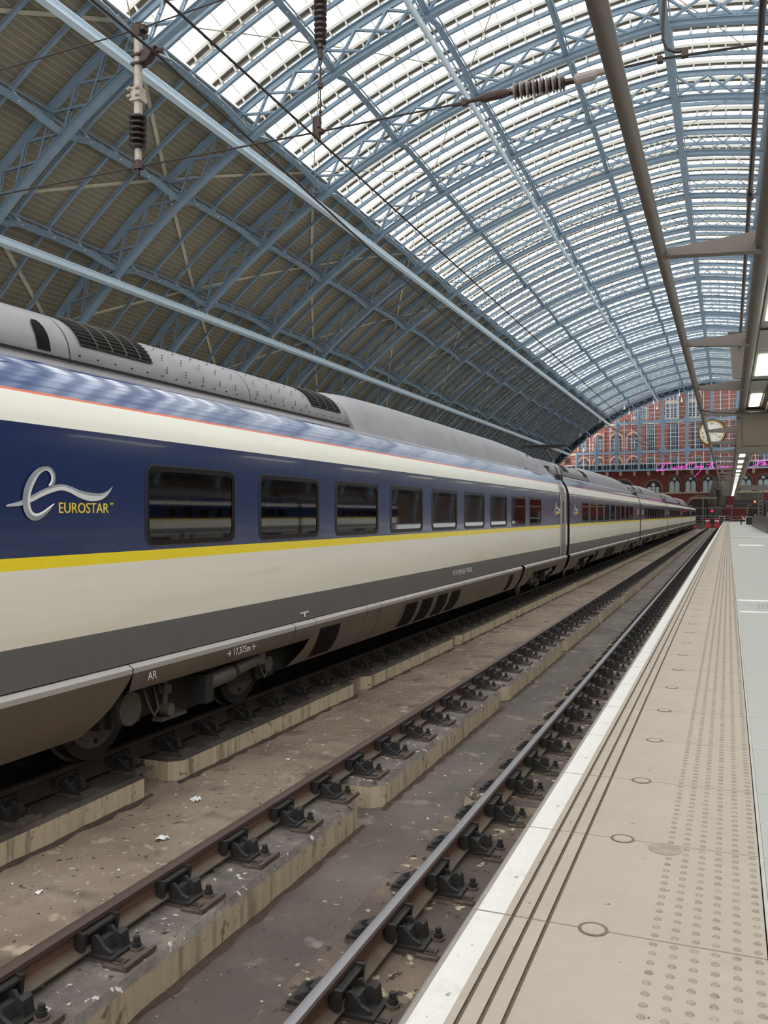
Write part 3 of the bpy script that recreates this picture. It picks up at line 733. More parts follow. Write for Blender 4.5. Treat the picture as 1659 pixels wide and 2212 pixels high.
def coach(idx, y0, label, full=True, nose=False, door_far=False, x=TX, flip=False, wins=WINS):
    t = thing('train_coach', label, 'train coach', (x, y0, ZR), (0, 0, math.pi if flip else 0))
    obj('body_shell', coach_shell(wins, nose=nose), t, True)
    u = MB(); u.box(-1.3, 1.3, .05, CL-(3 if nose else .05), .80, .94, 'dark_gap'); u.box(-1.18, 1.18, 4.9, CL-4.9, .36, .80, 'dark_gap'); obj('underframe', u, t)
    for a, b in wins:
        for sd in ((1, -1) if full else (1,)):
            f = link('window', WF, t, (sd*1.465, (a+b)/2, 2.29), (0, 0, 0 if sd > 0 else math.pi)); link('pane', WP, f, (-.004, 0, 0))
    if full:
        i_ = MB(); i_.box(-1.38, 1.38, .1, CL-.1, 1.25, 1.30, 'seat_dark'); i_.box(-1.33, 1.33, .1, CL-.1, 3.02, 3.06, 'interior'); i_.box(.72, 1.34, .4, CL-.4, 2.62, 2.66, 'interior'); i_.box(-1.34, -.72, .4, CL-.4, 2.62, 2.66, 'interior')
        i_.box(-1.3, 1.3, .5, .55, 1.3, 3.0, 'interior'); i_.box(-1.3, 1.3, CL-2.5, CL-2.45, 1.3, 3.0, 'interior'); obj('cabin', i_, t)
        for k in range(17):
            yy = 3.4+.98*k; dr = -1 if k % 2 else 1; m = MB()
            for x0 in (.42, .90, -.88, -1.36):
                m.box(x0, x0+.44, yy-.22, yy+.24, 1.62, 1.74, 'seat_dark')
                m.hexa([(x0, yy-dr*.25-.05, 1.7), (x0+.44, yy-dr*.25-.05, 1.7), (x0+.44, yy-dr*.25+.06, 1.7), (x0, yy-dr*.25+.06, 1.7), (x0+.04, yy-dr*.38-.04, 2.36), (x0+.40, yy-dr*.38-.04, 2.36), (x0+.40, yy-dr*.38+.05, 2.36), (x0+.04, yy-dr*.38+.05, 2.36)], 'seat')
            if idx == 0: obj('seat_row', m, t)
            else:
                if 'seats' not in cache: cache['seats'] = m.mesh('seat_row')
    # roof
    if not nose:
        p = obj('roof_pod', pod(.25, 2.28, POD), t, True)
        m = MB(); m.prism([(.83, 3.60), (.812, 3.79), (.77, 3.84), (.73, 3.84), (.70, 3.78)], 0, 0, 'grille')
        for yy in (1.15, 1.98):      # rounded cowl openings
            q = MB(); out = [(0, .0), (.17, .0), (.17, .55), (.14, .66), (.085, .70), (.03, .66), (0, .55)]
            def onpod(s_):
                s_ = s_/.9*12.6; k = min(int(s_), 16); f = s_-k; return (POD[k][0]+(POD[k+1][0]-POD[k][0])*f, POD[k][1]+(POD[k+1][1]-POD[k][1])*f)
            for g in range(14):
                s0 = g*.030; s1 = (g+1)*.030; wd = .15*math.sqrt(max(.02, 1-(max(0, g-7)/7)**2)); a = onpod(s0+.03); b_ = onpod(s1+.03)
                q.poly([(a[0]+.006, yy-wd/2, a[1]+.006), (a[0]+.006, yy+wd/2, a[1]+.006), (b_[0]+.006, yy+wd/2, b_[1]+.006), (b_[0]+.006, yy-wd/2, b_[1]+.006)], [(0, 1, 2, 3)], 'grille')
            obj('cowl_opening', q, p)
        for y0_, y1_, gr in ((2.30, 5.34, (2.45, 3.48, 5)), (5.36, 8.25, (7.05, 8.0, 4))):
            p = obj('roof_pod', pod(y0_, y1_, POD), t, True); pod_grille(p, *gr)
            m = MB(); free = [(y0_+.05, gr[0]-.1), (gr[1]+.1, y1_-.1)]
            for f0, f1 in free:     # perforations and rivets
                c = f0+.12
                while c < f1:
                    for g, (z0, st) in enumerate(((3, 3), (6, 3), (9, 3))):
                        a = POD[z0]; 
                        for h in range(3):
                            zz = a[1]+.025*h-.05; xx = a[0]+.022-.012*h+.0; xx = a[0]+ (POD[z0-1][0]-a[0])*1.0
                            m.box(xx-.004, xx+.007, c, c+.012, zz, zz+.008, 'dark_gap')
                    c += .33
            for h in range(int((y1_-y0_)/.24)): m.box(.855, .866, y0_+.1+.24*h, y0_+.115+.24*h, 3.60, 3.612, 'dark_gap')
            if m.v: obj('rivets', m, p, kind='stuff')
        hp = [(.98, 3.46), (.90, 3.66), (.82, 3.84), (.70, 4.0), (.52, 4.11), (.28, 4.18), (0, 4.2)]
        m = MB(); st = [(8.2, .80), (8.5, .90), (9.3, .97), (10.6, 1), (18.2, 1), (19.2, .975), (20.0, .95)]; pr = hp+[(-a, b) for a, b in hp[-2::-1]]; n = len(pr)
        for yy, f in st: m.v += [(a, yy, 3.45+(b-3.45)*f if b > 3.46 else b) for a, b in pr]
        for i in range(len(st)-1):
            for j in range(n-1): m.f.append((i*n+j, (i+1)*n+j, (i+1)*n+j+1, i*n+j+1)); m.m.append(m.mi('roof_silver'))
        m.f.append(tuple(range(n))[::-1]); m.m.append(0); m.f.append(tuple(range((len(st)-1)*n, len(st)*n))); m.m.append(0)
        obj('roof_fairing', m, t, True)
        m = MB(); st = [(20.02, .95, 1), (21.6, .90, 1), (22.8, .78, .99), (CL-.1, .58, .97)]
        for yy, f, g in st: m.v += [(a*g, yy, 3.45+(b-3.45)*f if b > 3.46 else b) for a, b in pr]
        for i in range(len(st)-1):
            for j in range(n-1): m.f.append((i*n+j, (i+1)*n+j, (i+1)*n+j+1, i*n+j+1)); m.m.append(m.mi('roof_silver'))
        m.f.append(tuple(range((len(st)-1)*n, len(st)*n))); m.m.append(0)
        e = obj('roof_pod', m, t, True)
        v = MB()
        for y0_, y1_ in ((21.75, 22.15),):
            v.poly([(.90, y0_, 3.64), (.90, y1_, 3.62), (.70, y1_-.05, 3.90), (.70, y0_-.05, 3.94)], [(0, 1, 2, 3)], 'grille'); v.poly([(.66, y0_, 3.97), (.66, y1_, 3.93), (.40, y1_, 4.03), (.40, y0_, 4.07)], [(0, 1, 2, 3)], 'grille')
        v.bar((1.0, 19.7, 3.46), (.98, CL-.1, 3.45), .012, .02, 'dark_gap'); v.bar((.93, 21.2, 3.5), (.72, 21.2, 3.97), .02, .02, 'dark_gap'); obj('roof_vent', v, e)
    m = MB(); m.bar((.875, .2, 3.54), (.875, 8.25, 3.54), .014, .02, 'dark_gap')
    if not nose: obj('roof_seal', m, t)
    # skirts
    seams = [0.0, 2.35]
    skirt(t, .02, 2.35, True, (), (0, .38)); skirt(t, 2.35, 5.32, False); skirt(t, 5.32, 5.86, False)
    ed = [5.86, 7.5, 8.0, 9.0, 10.6, 12.3, 13.95, 17.35]
    vs = {0: [(6.02, 6.62)], 3: [(9.1, 9.66), (9.9, 10.46)], 4: [(10.75, 11.3), (11.55, 12.1)], 6: [(16.1, 16.45)]}
    for i in range(7): skirt(t, ed[i], ed[i+1], True, vs.get(i, ()), (.35 if i == 0 else 0, 0))
    skirt(t, 17.6, 18.9, True, (), (0, .35))
    if not nose:
        skirt(t, 18.9, 22.2, False); skirt(t, 22.2, CL-.02, True, (), (.3, 0))
    else: skirt(t, 18.9, 20.6, False)
    bogie(t, 3.9, full)
    bogie(t, 20.9 if not nose else 19.8, full)
    # emblem near each end
    def logo(y_, far=False):
        link('emblem', EMB, t, (1.466, y_, 2.168)); 
        link('lettering', TXT, t, (1.466, y_+.515, 2.222), XR); link('trademark', TM, t, (1.466, y_+1.10, 2.285), XR)
    if idx == 0:
        logo(4.66-YB); logo(CL-2.35)
        link('marking', textmesh('→ 17,375m ←', .10, 'white_text', .001), t, (1.478, 7.52-YB, .775), XR); link('marking', textmesh('AR', .10, 'white_text', .001), t, (1.478, 6.25-YB, .77), XR)
        link('coach_number', textmesh('93 70 3740 106-7 GB-EIL', .125, 'white_text', .001), t, (1.4535, 15.3-YB, 1.085), XR)
        m = MB(); m.box(1.452, 1.454, 15.73-YB, 16.1-YB, 1.07, 1.075, 'white_text'); m.box(1.452, 1.454, 16.55-YB, 16.7-YB, 1.07, 1.075, 'white_text'); m.box(1.445, 1.449, 9.2-YB, 9.42-YB, 1.03, 1.045, 'white_text'); m.box(1.445, 1.449, 9.29-YB, 9.33-YB, .985, 1.03, 'white_text'); obj('marking', m, t)
    elif full and idx < 4: logo(.55); logo(CL-1.9)
    if door_far:
        m = MB(); x_ = 1.462
        for w0, z0, w1, z1 in ((1.436, .96, 1.465, 1.26), (1.465, 1.26, 1.468, 1.9), (1.468, 1.9, 1.468, 2.6), (1.468, 2.6, 1.446, 2.87), (1.446, 2.87, 1.40, 3.03), (1.40, 3.03, 1.30, 3.22)):
            m.poly([(w0+.006, CL-1.15, z0), (w0+.006, CL-.35, z0), (w1+.006, CL-.35, z1), (w1+.006, CL-1.15, z1)], [(0, 1, 2, 3)], 'door_grey')
            for a in (CL-1.22, CL-.35): m.poly([(w0+.008, a, z0), (w0+.008, a+.07, z0), (w1+.008, a+.07, z1), (w1+.008, a, z1)], [(0, 1, 2, 3)], 'cream')
        d = obj('door', m, t); m = MB(); m.box(1.470, 1.478, CL-.90, CL-.62, 1.93, 2.62, 'seal'); obj('door_window', m, d)
    if not nose:
        m = MB(); m.box(-1.25, 1.25, CL-.02, PITCH-.01, .9, 3.45, 'dark_gap'); m.box(-.8, .8, CL-.02, PITCH-.01, 3.4, 3.75, 'dark_gap'); obj('gangway', m, t)
    return t
cache['seats'] = None; del cache['seats']
c0 = coach(0, YB, 'nearest train coach with the big silver emblem and large windows', door_far=True)
c1 = coach(1, YB+PITCH, 'second train coach, carrying the lowered current collector')
# pantograph on the second coach
pg = MB(); Y = 3.3
pg.tube([(-.9, Y, 4.62), (-.75, Y, 4.70), (.75, Y, 4.70), (.9, Y, 4.62)], .03, 8, 'bogie'); pg.tube([(-.9, Y+.35, 4.62), (-.75, Y+.35, 4.70), (.75, Y+.35, 4.70), (.9, Y+.35, 4.62)], .03, 8, 'bogie')
pg.box(-.6, .6, Y, Y+.35, 4.60, 4.64, 'bogie'); pg.bar((0, Y+.2, 4.6), (0, Y+1.7, 4.25), .08, .08, 'bogie_light'); pg.bar((0, Y+1.7, 4.25), (.2, Y+.4, 3.9), .10, .10, 'bogie_light')
pg.box(-.6, .6, Y+.2, Y+1.9, 3.85, 3.9, 'bogie'); 
for q in (-.5, .5): pg.tube([(q, Y+.3, 3.6), (q, Y+.3, 3.86)], .08, 10, 'insul'); pg.tube([(q, Y+1.7, 3.6), (q, Y+1.7, 3.86)], .08, 10, 'insul')
obj('current_collector', pg, c1)
pg = MB()
for q in range(5): pg.tube([(.45, 5.6, 4.12+.05*q), (.45, 5.6, 4.15+.05*q)], .14 if q % 2 == 0 else .09, 14, 'insul')
obj('roof_insulator', pg, c1)
coach(2, YB+2*PITCH, 'third train coach counting from the nearest one'); coach(3, YB+3*PITCH, 'fourth train coach, half way along the visible train')
coach(4, YB+4*PITCH, 'last train coach before the pointed driving coach', full=False, door_far=True); coach(5, YB+5*PITCH, 'driving coach with the tapered nose at the far end of the train', full=False, nose=True)
# second train across the platform; the nearest coach windows mirror it
for k in range(4): coach(9+k, YB-8+PITCH*(k+1)-.4, 'coach of the train on the other side of the platform', full=False, x=27, flip=True)['group'] = 'coaches of the train across the platform'
# ------------------------------------------------------------------ overhead line
HY = 8.3; WZ0 = 3.97
def cable(pts, r, label, cat='cable', n=6, m_='wire'):
    m = MB(); m.tube(pts, r, n, m_); o = obj('cable', m, label=label, cat=cat); return o
def bez(a, b, sag, n=14):
    return [(a[0]+(b[0]-a[0])*i/n, a[1]+(b[1]-a[1])*i/n, a[2]+(b[2]-a[2])*i/n-sag*4*(i/n)*(1-i/n)) for i in range(n+1)]
cable([(-39, HY, 4.6), (-8.45, HY, 3.99), (-6.36, HY, 4.03), (-4.02, HY, 4.06), (-2.5, HY, 4.09)], .010, 'lower cross wire passing the foot of the ribbed black insulator').name = 'span_wire'
cable([(-1.06, HY, 4.14), (-.58, HY, 4.165), (.32, HY, 4.13), (6, HY, 4.4)], .012, 'cross wire leading right from the tension insulator behind the grey tubes').name = 'span_wire'
cable([(-39, HY, 6.2), (-8.45, HY, 5.55), (-6.36, HY, 5.63), (-5.28, HY, 5.72), (8, HY, 7.0)], .009, 'upper cross wire through the top of the hanging pole').name = 'span_wire'
cable([(-6.1, -10, 5.45), (-6.1, 3, 5.38), (-6.1, 8.3, 5.29), (-6.1, 12, 5.04), (-6.1, 15.4, 4.82), (-6.1, 21, 4.50), (-6.0, 28.9, 4.2), (-4, 60, 4.0), (-3, 120, 4.1)], .017, 'thick cable running lengthwise past the clamp on the hanging pole').name = 'overhead_cable'
cable([(-4.03, -10, 3.97), (-4.03, HY, 3.965), (-4.03, 60, 3.95), (-4.03, 150, 3.98)], .012, 'thin overhead wire held by the dark clamp below the chain').name = 'overhead_cable'
def sheds(m, p, d, n, pitch, r0, r1, mm, mm2=None):
    p = Vector(p); d = Vector(d).normalized()
    for i in range(n):
        a = p+d*(i*pitch); rr = r0 if i % 2 == 0 or mm2 is None else r0*.88
        m.tube([a, a+d*pitch*.22, a+d*pitch*.5, a+d*pitch*.75, a+d*pitch], [r1, rr*.96, rr, rr*.7, r1], 20, mm2 if (mm2 and i % 2) else mm, False)
X1 = -6.36
t = thing('hanging_insulator', 'pale hanging pole ending in a ribbed black insulator above the train', 'insulator', (X1, HY, 5.6))
m = MB(); m.tube([(0, 0, .0), (0, 0, -.97)], .05, 14, 'pole'); m.tube([(0, 0, -1.36), (0, 0, -1.52)], .04, 14, 'pole'); obj('pole', m, t, True)
m = MB(); sheds(m, (0, 0, -1.367), (0, 0, 1), 6, .067, .105, .05, 'insul'); obj('ribbed_insulator', m, t, True)
m = MB(); m.box(-.06, .06, -.06, .06, -.07, .06, 'fitting'); m.tube([(-.04, 0, .05), (-.03, 0, .10), (.03, 0, .10), (.04, 0, .05)], .018, 8, 'fitting'); m.box(.05, .11, -.05, .05, -.01, .05, 'fitting'); obj('top_clevis', m, t)
m = MB(); m.box(-.065, .075, -.065, .065, -.30, -.275, 'fitting'); m.box(-.065, .075, -.065, .065, -.40, -.375, 'fitting'); m.hexa([(.06, -.05, -.39), (.15, -.05, -.37), (.15, .05, -.37), (.06, .05, -.39), (.06, -.05, -.25), (.27, -.05, -.23), (.27, .05, -.23), (.06, .05, -.25)], 'fitting'); m.tube([(.13, -.02, -.24), (.32, .02, -.27)], .03, 8, 'fitting'); obj('cable_clamp', m, t)
m = MB(); m.box(-.07, .07, -.07, .07, -.82, -.76, 'pole'); m.box(-.062, .062, -.062, .062, -.76, -.66, 'pole')
for sx in (-.09, .02): m.tube([(sx, -.08, -.77), (sx+.05, -.09, -.77)], .016, 8, 'pole'); m.tube([(sx, -.08, -.69), (sx+.05, -.09, -.68)], .016, 8, 'pole')
obj('pole_joint', m, t)
m = MB(); m.box(-.02, .04, -.04, .02, -1.60, -1.50, 'fitting'); m.box(-.06, .07, -.035, .035, -1.60, -1.54, 'fitting'); m.tube([(0, 0, -1.60), (0, 0, -1.66)], .025, 8, 'fitting'); obj('eye_clamp', m, t)
# chain with long insulator over the middle
X2 = -4.017
t = thing('hanging_insulator', 'dark brown ribbed insulator hanging on a thin rod, cut by the top edge', 'insulator', (X2, HY, 5.9))
m = MB(); sheds(m, (0, 0, -.915), (0, 0, 1), 15, .061, .07, .045, 'insul'); obj('ribbed_insulator', m, t, True)
m = MB(); m.tube([(0, 0, -.915), (0, 0, -.96)], .04, 12, 'insul'); m.tube([(0, 0, -.95), (0, 0, -1.07)], .024, 10, 'fitting'); obj('end_cap', m, t, True)
m = MB(); zt = -1.06
m.tube([(-.02, 0, zt), (-.012, 0, zt-.07), (.012, 0, zt-.07), (.02, 0, zt)], .007, 6, 'fitting'); m.tube([(0, 0, zt-.07), (0, 0, -1.75)], .008, 6, 'wire'); m.tube([(0, 0, -1.33), (0, 0, -1.38)], .028, 8, 'fitting'); m.tube([(0, 0, zt-.1), (.04, 0, zt-.15)], .005, 5, 'wire'); m.tube([(0, 0, -1.50), (.02, 0, -1.57), (.07, 0, -1.60)], .006, 5, 'wire'); m.tube([(0, 0, -1.62), (0, 0, -1.64)], .02, 6, 'fitting'); obj('suspension_rod', m, t)
m = MB(); m.box(-.07, .0, -.03, .03, -1.80, -1.68, 'fitting'); m.tube([(-.05, 0, -1.70), (-.055, 0, -1.80), (-.03, 0, -1.88), (-.015, 0, -1.94)], [.04, .038, .035, .02], 8, 'fitting'); m.box(-.08, .03, -.03, .03, -1.86, -1.82, 'fitting'); obj('wire_clamp', m, t)
# tension insulator
t = thing('tension_insulator', 'grey finned insulator lying along the cross wire, left of the grey tube', 'insulator', (-1.935, HY, 4.11))
m = MB(); sheds(m, (0, 0, 0), (1, 0, 0), 16, .0313, .082, .034, 'insul_grey', 'insul'); m.tube([(-.06, 0, 0), (.60, 0, 0)], .03, 12, 'insul'); obj('finned_insulator', m, t, True)
m = MB(); m.tube([(-.62, 0, -.03), (-.34, 0, -.01)], .02, 8, 'fitting'); m.tube([(-.34, 0, -.01), (-.30, 0, -.01), (-.12, 0, 0), (-.04, 0, 0)], [.025, .045, .045, .03], 10, 'fitting'); m.box(-.52, -.47, -.025, .025, -.05, .01, 'fitting'); obj('wire_socket', m, t)
m = MB(); m.tube([(.58, 0, .0), (.60, 0, .003), (.64, 0, .01), (.76, 0, .02), (.80, 0, .035), (.88, 0, .035)], [.03, .05, .05, .048, .035, .03], 10, 'insul_grey'); obj('wire_socket', m, t)
# cable loop at the upper right
t = thing('jumper_cable', 'black cable looping down to a clamp near the crown of the roof', 'cable', (0, 0, 0))
m = MB(); m.tube([(-.54, HY, 5.1), (-.54, HY, 4.75), (-.55, HY, 4.5), (-.55, HY, 4.33), (-.51, HY, 4.24), (-.44, HY, 4.20), (-.36, HY, 4.19)], .014, 8, 'wire'); obj('loop', m, t, True)
m = MB(); m.box(-.39, -.33, HY-.03, HY+.03, 4.14, 4.21, 'fitting'); obj('clamp', m, t)
m = MB(); m.tube([(-.60, HY, 4.17), (-.58, HY, 4.22), (-.56, HY, 4.17)], .007, 6, 'fitting'); m.box(-.60, -.55, HY-.03, HY+.03, 4.13, 4.18, 'fitting'); obj('ring_clamp', m, t)
# ------------------------------------------------------------------ platform canopy
t = thing('platform_canopy', 'grey tubular steel canopy over the platform with a row of lit panels', 'canopy')
CZ = 3.0; CE = 150
m = MB(); m.tube([(-.71, -6, CZ), (-.71, CE, CZ)], .064, 20, 'canopy'); obj('edge_tube', m, t, True)
m = MB(); m.tube([(.375, -6, CZ), (.375, CE, CZ)], .10, 24, 'canopy'); obj('main_tube', m, t, True)
arm = MB(); arm.hexa([(-.66, -.012, -.05), (.29, -.012, -.10), (.29, .012, -.10), (-.66, .012, -.05), (-.66, -.012, .03), (.29, -.012, .12), (.29, .012, .12), (-.66, .012, .03)], 'canopy')
arm.hexa([(-.70, -.07, -.062), (.34, -.07, -.115), (.34, .07, -.115), (-.70, .07, -.062), (-.70, -.07, -.048), (.34, -.07, -.098), (.34, .07, -.098), (-.70, .07, -.048)], 'canopy'); arm = arm.mesh('canopy_arm')
lp = MB(); lp.box(.0, .36, -1.9, 1.9, .0, .02, 'trough'); 
for a in (-1.75, -1.45, 1.45, 1.75):
    for b_ in (.025, .33): lp.box(b_-.008, b_+.008, a-.008, a+.008, -.006, 0, 'dark_gap')
lp.box(.0, .36, 1.9, 1.93, -.03, .02, 'canopy_dark'); lp.box(-.02, 0, -2.85, 2.85, -.04, .10, 'canopy_dark'); lp.box(.36, .38, -2.85, 2.85, -.04, .10, 'canopy_dark'); lp.box(0, .36, -2.85, -1.95, .0, .02, 'trough'); lp.box(0, .36, 1.95, 2.85, .0, .02, 'trough'); lp = lp.mesh('light_panel')
df = MB(); df.box(.055, .305, -1.3, 1.3, -.012, -.002, 'lamp'); df = df.mesh('diffuser')
for k in range(-2, 25):
    y = 10.4+5.7*k
    link('canopy_arm', arm, t, (0, y, CZ))
    if k < 24: p = link('light_panel', lp, t, (.48, y+2.85+5.7, CZ-.02)); link('diffuser', df, p)
p = link('light_panel', lp, t, (.48, 1.85, CZ-.02)); link('diffuser', df, p)
m = MB(); m.box(.87, 1.12, -6, CE, CZ-.06, CZ-.02, 'soffit'); m.hexa([(1.12, -6, CZ-.06), (1.22, -6, CZ+.10), (1.22, CE, CZ+.10), (1.12, CE, CZ-.06), (1.12, -6, CZ-.02), (1.18, -6, CZ+.14), (1.18, CE, CZ+.14), (1.12, CE, CZ-.02)], 'soffit'); obj('soffit', m, t)
m = MB(); m.tube([(1.02, -6, CZ-.10), (1.02, CE, CZ-.10)], .07, 14, 'canopy'); obj('inner_tube', m, t, True)
m = MB(); m.tube([(.24, -6, 3.75), (.24, 21, 3.75)], .028, 8, 'insul'); m.box(.20, .28, 11, 11.12, 3.70, 3.80, 'insul'); obj('drain_pipe', m, t, True)
m = MB(); m.hexa([(.10, 21.0, 3.05), (.36, 21.0, 3.05), (.36, 21.1, 3.05), (.10, 21.1, 3.05), (.02, 21.0, 4.0), (.40, 21.0, 4.0), (.40, 21.1, 4.0), (.02, 21.1, 4.0)], 'canopy'); m.box(0, .42, 20.9, 21.15, 3.95, 4.08, 'canopy_dark'); obj('stay_plate', m, t)
m = MB()
for q in (0, .08): m.tube([(-.70, 26.0+q, 2.93), (-.3, 26.0+q, 2.84), (.3, 26.0+q, 2.80), (.9, 26.0+q, 2.80), (1.8, 26.0+q, 2.90)], .012, 6, 'wire')
m.tube([(.28, 25.9, 3.0), (.34, 25.9, 2.86), (.6, 25.9, 2.80), (.9, 25.9, 2.82), (1.2, 25.9, 2.92)], .02, 6, 'wire'); obj('looped_cable', m, t)
t = thing('equipment_box', 'large grey box with a hinged hatch hung across under the canopy', 'box', (.215, 26.4, 1.72))
m = MB(); m.box(0, 1.75, 0, .45, 0, 1.16, 'box_grey'); m.box(-.02, 1.78, -.03, .48, 1.16, 1.22, 'canopy_dark'); obj('housing', m, t)
m = MB(); m.box(.155, 1.28, -.016, -.004, .20, 1.08, 'box_grey'); h = obj('hatch', m, t)
m = MB()
for a, b_, c, d in ((.145, .155, .19, 1.09), (1.28, 1.29, .19, 1.09), (.145, 1.29, 1.08, 1.09), (.145, 1.29, .19, .20)): m.box(a, b_, -.012, -.001, c, d, 'dark_gap')
obj('hatch_gap', m, t)
m = MB(); m.box(.42, .62, -.022, -.016, .98, 1.05, 'canopy_dark'); m.box(.44, .60, -.026, -.022, 1.0, 1.03, 'box_grey'); obj('latch', m, h)
m = MB(); m.tube([(.065, -.004, .99), (.065, .01, .99)], .028, 16, 'dark_gap'); obj('port', m, t)
for q, dx in enumerate((.3, 1.4)):
    m = MB(); m.box(dx, dx+.06, .1, .3, 1.22, 1.30, 'canopy_dark'); obj('hanger', m, t)
# ------------------------------------------------------------------ end of the hall (skewed to the tracks)
GA = math.atan(-.17); GY = 192.0
def G(x, y=0, z=0):      # hall-end frame -> world
    c, s = math.cos(GA), math.sin(GA); return (XC+x*c-y*s, GY+x*s+y*c, z)
GR = (0, 0, GA)
def gloc(): return dict(loc=(XC, GY, 0), rot=GR)
def arcz(x, off=0):
    x = abs(x); best = None
    lo, hi = 0, STOT
    for _ in range(40):
        mid = (lo+hi)/2
        if arc(mid, off, 1)[0].x < x: lo = mid
        else: hi = mid
    return arc(lo, off, 1)[0].z
ZB = 9.7
screen = struct('window_1', loc=(XC, GY, 0), rot=GR)
MX = [-28.8, -24.4, -19.8, -15, -10, -5, 0, 5, 10, 15, 19.8, 24.4, 28.8]
for x in MX:
    m = MB(); zt = arcz(x)+.3; m.box(-.26, .26, -.25, .25, ZB, zt, 'steel_gable'); m.box(-.10, .10, -.42, -.25, ZB, zt, 'steel_gable'); obj('mullion', m, screen, loc=(x, 0, 0))
for z in (13.5, 19.8):
    xe = max(v/10 for v in range(0, 365) if arcz(v/10) > z)
    m = MB(); m.box(-xe, xe, -.28, .28, z-.24, z+.24, 'steel_gable')
    for x in MX:       # curved gussets at the crossings
        if abs(x) < xe:
            for sx in (-1, 1):
                for sz in (-1, 1):
                    p = [(x+sx*.2, z+sz*.2), (x+sx*.95, z+sz*.2), (x+sx*.5, z+sz*.36), (x+sx*.32, z+sz*.95), (x+sx*.2, z+sz*.95)]
                    if (sx > 0) != (sz > 0): p = p[::-1]
                    m.prism(p, -.22, .22, 'steel_gable')
    obj('transom', m, screen)
m = MB(); m.box(-33, 33, -.3, .3, ZB-.35, ZB+.05, 'steel_gable'); m.box(-33, 33, -.7, -.3, ZB-.35, ZB-.28, 'steel_gable'); obj('sill_beam', m, screen)
m = MB(); m.box(-33, 33, -.02, .02, ZB+.05, ZB+1.1, 'iron_dark'); m.box(-32, 32, -.5, -.45, ZB+1.05, ZB+1.12, 'steel_light')
for i in range(65): m.box(-32+i, -31.95+i, -.5, -.45, ZB, ZB+1.05, 'steel_light')
obj('walkway_rail', m, screen)
m = MB()
for a, b_ in zip(MX, MX[1:]):
    for f in (1/3, 2/3):
        x = a+(b_-a)*f; m.box(x-.06, x+.06, -.06, .06, ZB, arcz(x), 'steel_light')
for z in [ZB+1.3+.9*i for i in range(18)]:
    if z > 25: break
    xe = max(v/5 for v in range(0, 182) if arcz(v/5) > z); m.box(-xe, xe, -.03, .03, z-.025, z+.025, 'steel_light')
obj('glazing_bar', m, screen, kind='stuff')
for z0, z1 in ((ZB, 13.5), (13.5, 19.8), (19.8, 26)):
    for a, b_ in zip(MX, MX[1:]):
        zz = [min(z1, arcz(v)) for v in (a, b_)]
        if min(zz) > z0: m = MB(); m.poly([(a, 0, z0), (b_, 0, z0), (b_, 0, zz[1]), (a, 0, zz[0])], [(0, 1, 2, 3)], 'screen_glass'); obj('pane', m, screen)
# brick wall below the screen
wall = struct('wall_far', loc=(XC, GY, 0), rot=GR)
m = MB(); m.box(-37.5, 37.5, .3, 1.2, ZPL-1.2, ZB-.3, 'brick_dark'); m.box(-37.5, 37.5, .1, .3, 4.35, 4.6, 'stone'); m.box(-37.5, 37.5, .18, .3, 1.6, 1.8, 'stone'); m.box(-37.5, 37.5, .0, .3, ZPL-1.2, ZPL+.25, 'brick_dark'); obj('brickwork', m, wall)
for i in range(22):
    m = MB(); m.box(-.28, .28, -.1, .3, -.35, .35, 'stone'); m.box(-.22, .22, .0, .3, -.6, -.35, 'stone'); obj('corbel', m, wall, loc=(-31+3*i, 0, ZB-.75))
def lancet(x, z0, h, w_=.95, n=2):
    m = MB(); W = w_*n+.5; 
    def arch(cx, ww, zz, y, mm, mb):
        pts = [(cx-ww/2, z0), (cx+ww/2, z0), (cx+ww/2, zz-ww*.55)]+[(cx+ww/2*math.cos(a)*(1), zz-ww*.55+ww*.75*math.sin(a)) for a in [R(20*k) for k in range(1, 9)]]+[(cx-ww/2, zz-ww*.55)]
        mb.prism(pts, y-.06, y, mm)
    arch(0, W+.3, z0+h+1.0, .30, 'stone_dull', m); arch(0, W+.15, z0+h+.75, .24, 'dark_void', m)
    o = obj('arched_window', m, wall, loc=(x, 0, 0))
    p = MB()
    for k in range(n):
        cx = (k-(n-1)/2)*(w_+.15); arch(cx, w_, z0+h, .17, 'win_pale', p)
    p.tube([(0, .10, z0+h+.62), (0, .16, z0+h+.62)], .34, 16, 'win_pale'); p.box(-W/2-.2, W/2+.2, -.02, .3, z0-.2, z0, 'stone')
    obj('pane', p, o)
for x in (-7.6, -4.3, -.8, 2.8, 6.5, 9.8, 13.2, 16.6, 20, 24): lancet(x, 4.75, 2.1)
def bigarch(x, w_, z0, zt, bright):
    m = MB(); n = 12; hw = w_/2; hs = zt-hw
    pts = [(-hw, z0), (hw, z0), (hw, hs)]+[(hw*math.cos(R(180*k/n)), hs+hw*math.sin(R(180*k/n))) for k in range(1, n)]+[(-hw, hs)]
    o2 = [(a*1.22, (b_-hs)*1.22+hs if b_ > hs else b_) for a, b_ in pts]
    m.prism(o2, .22, .3, 'stone_dull'); m.prism(pts, .16, .23, 'dark_void'); o = obj('wall_arch', m, wall, loc=(x, 0, 0))
    if bright:
        p = MB()
        for k in (-1, 0, 1): p.box(k*.85-.36, k*.85+.36, .10, .15, z0+.4, hs+.3, 'hotel_frame')
        for k in range(4): p.box(-1.2, 1.2, .08, .10, z0+.5+.55*k, z0+.56+.55*k, 'dark_void')
        p.tube([(0, .08, hs+.75), (0, .15, hs+.75)], .4, 14, 'hotel_frame'); obj('pane', p, o)
bigarch(-12.0, 3.3, 4.2, 7.2, True); bigarch(-18.5, 4.4, 3.2, 7.4, False); bigarch(-25, 4.4, 3.2, 7.4, False)
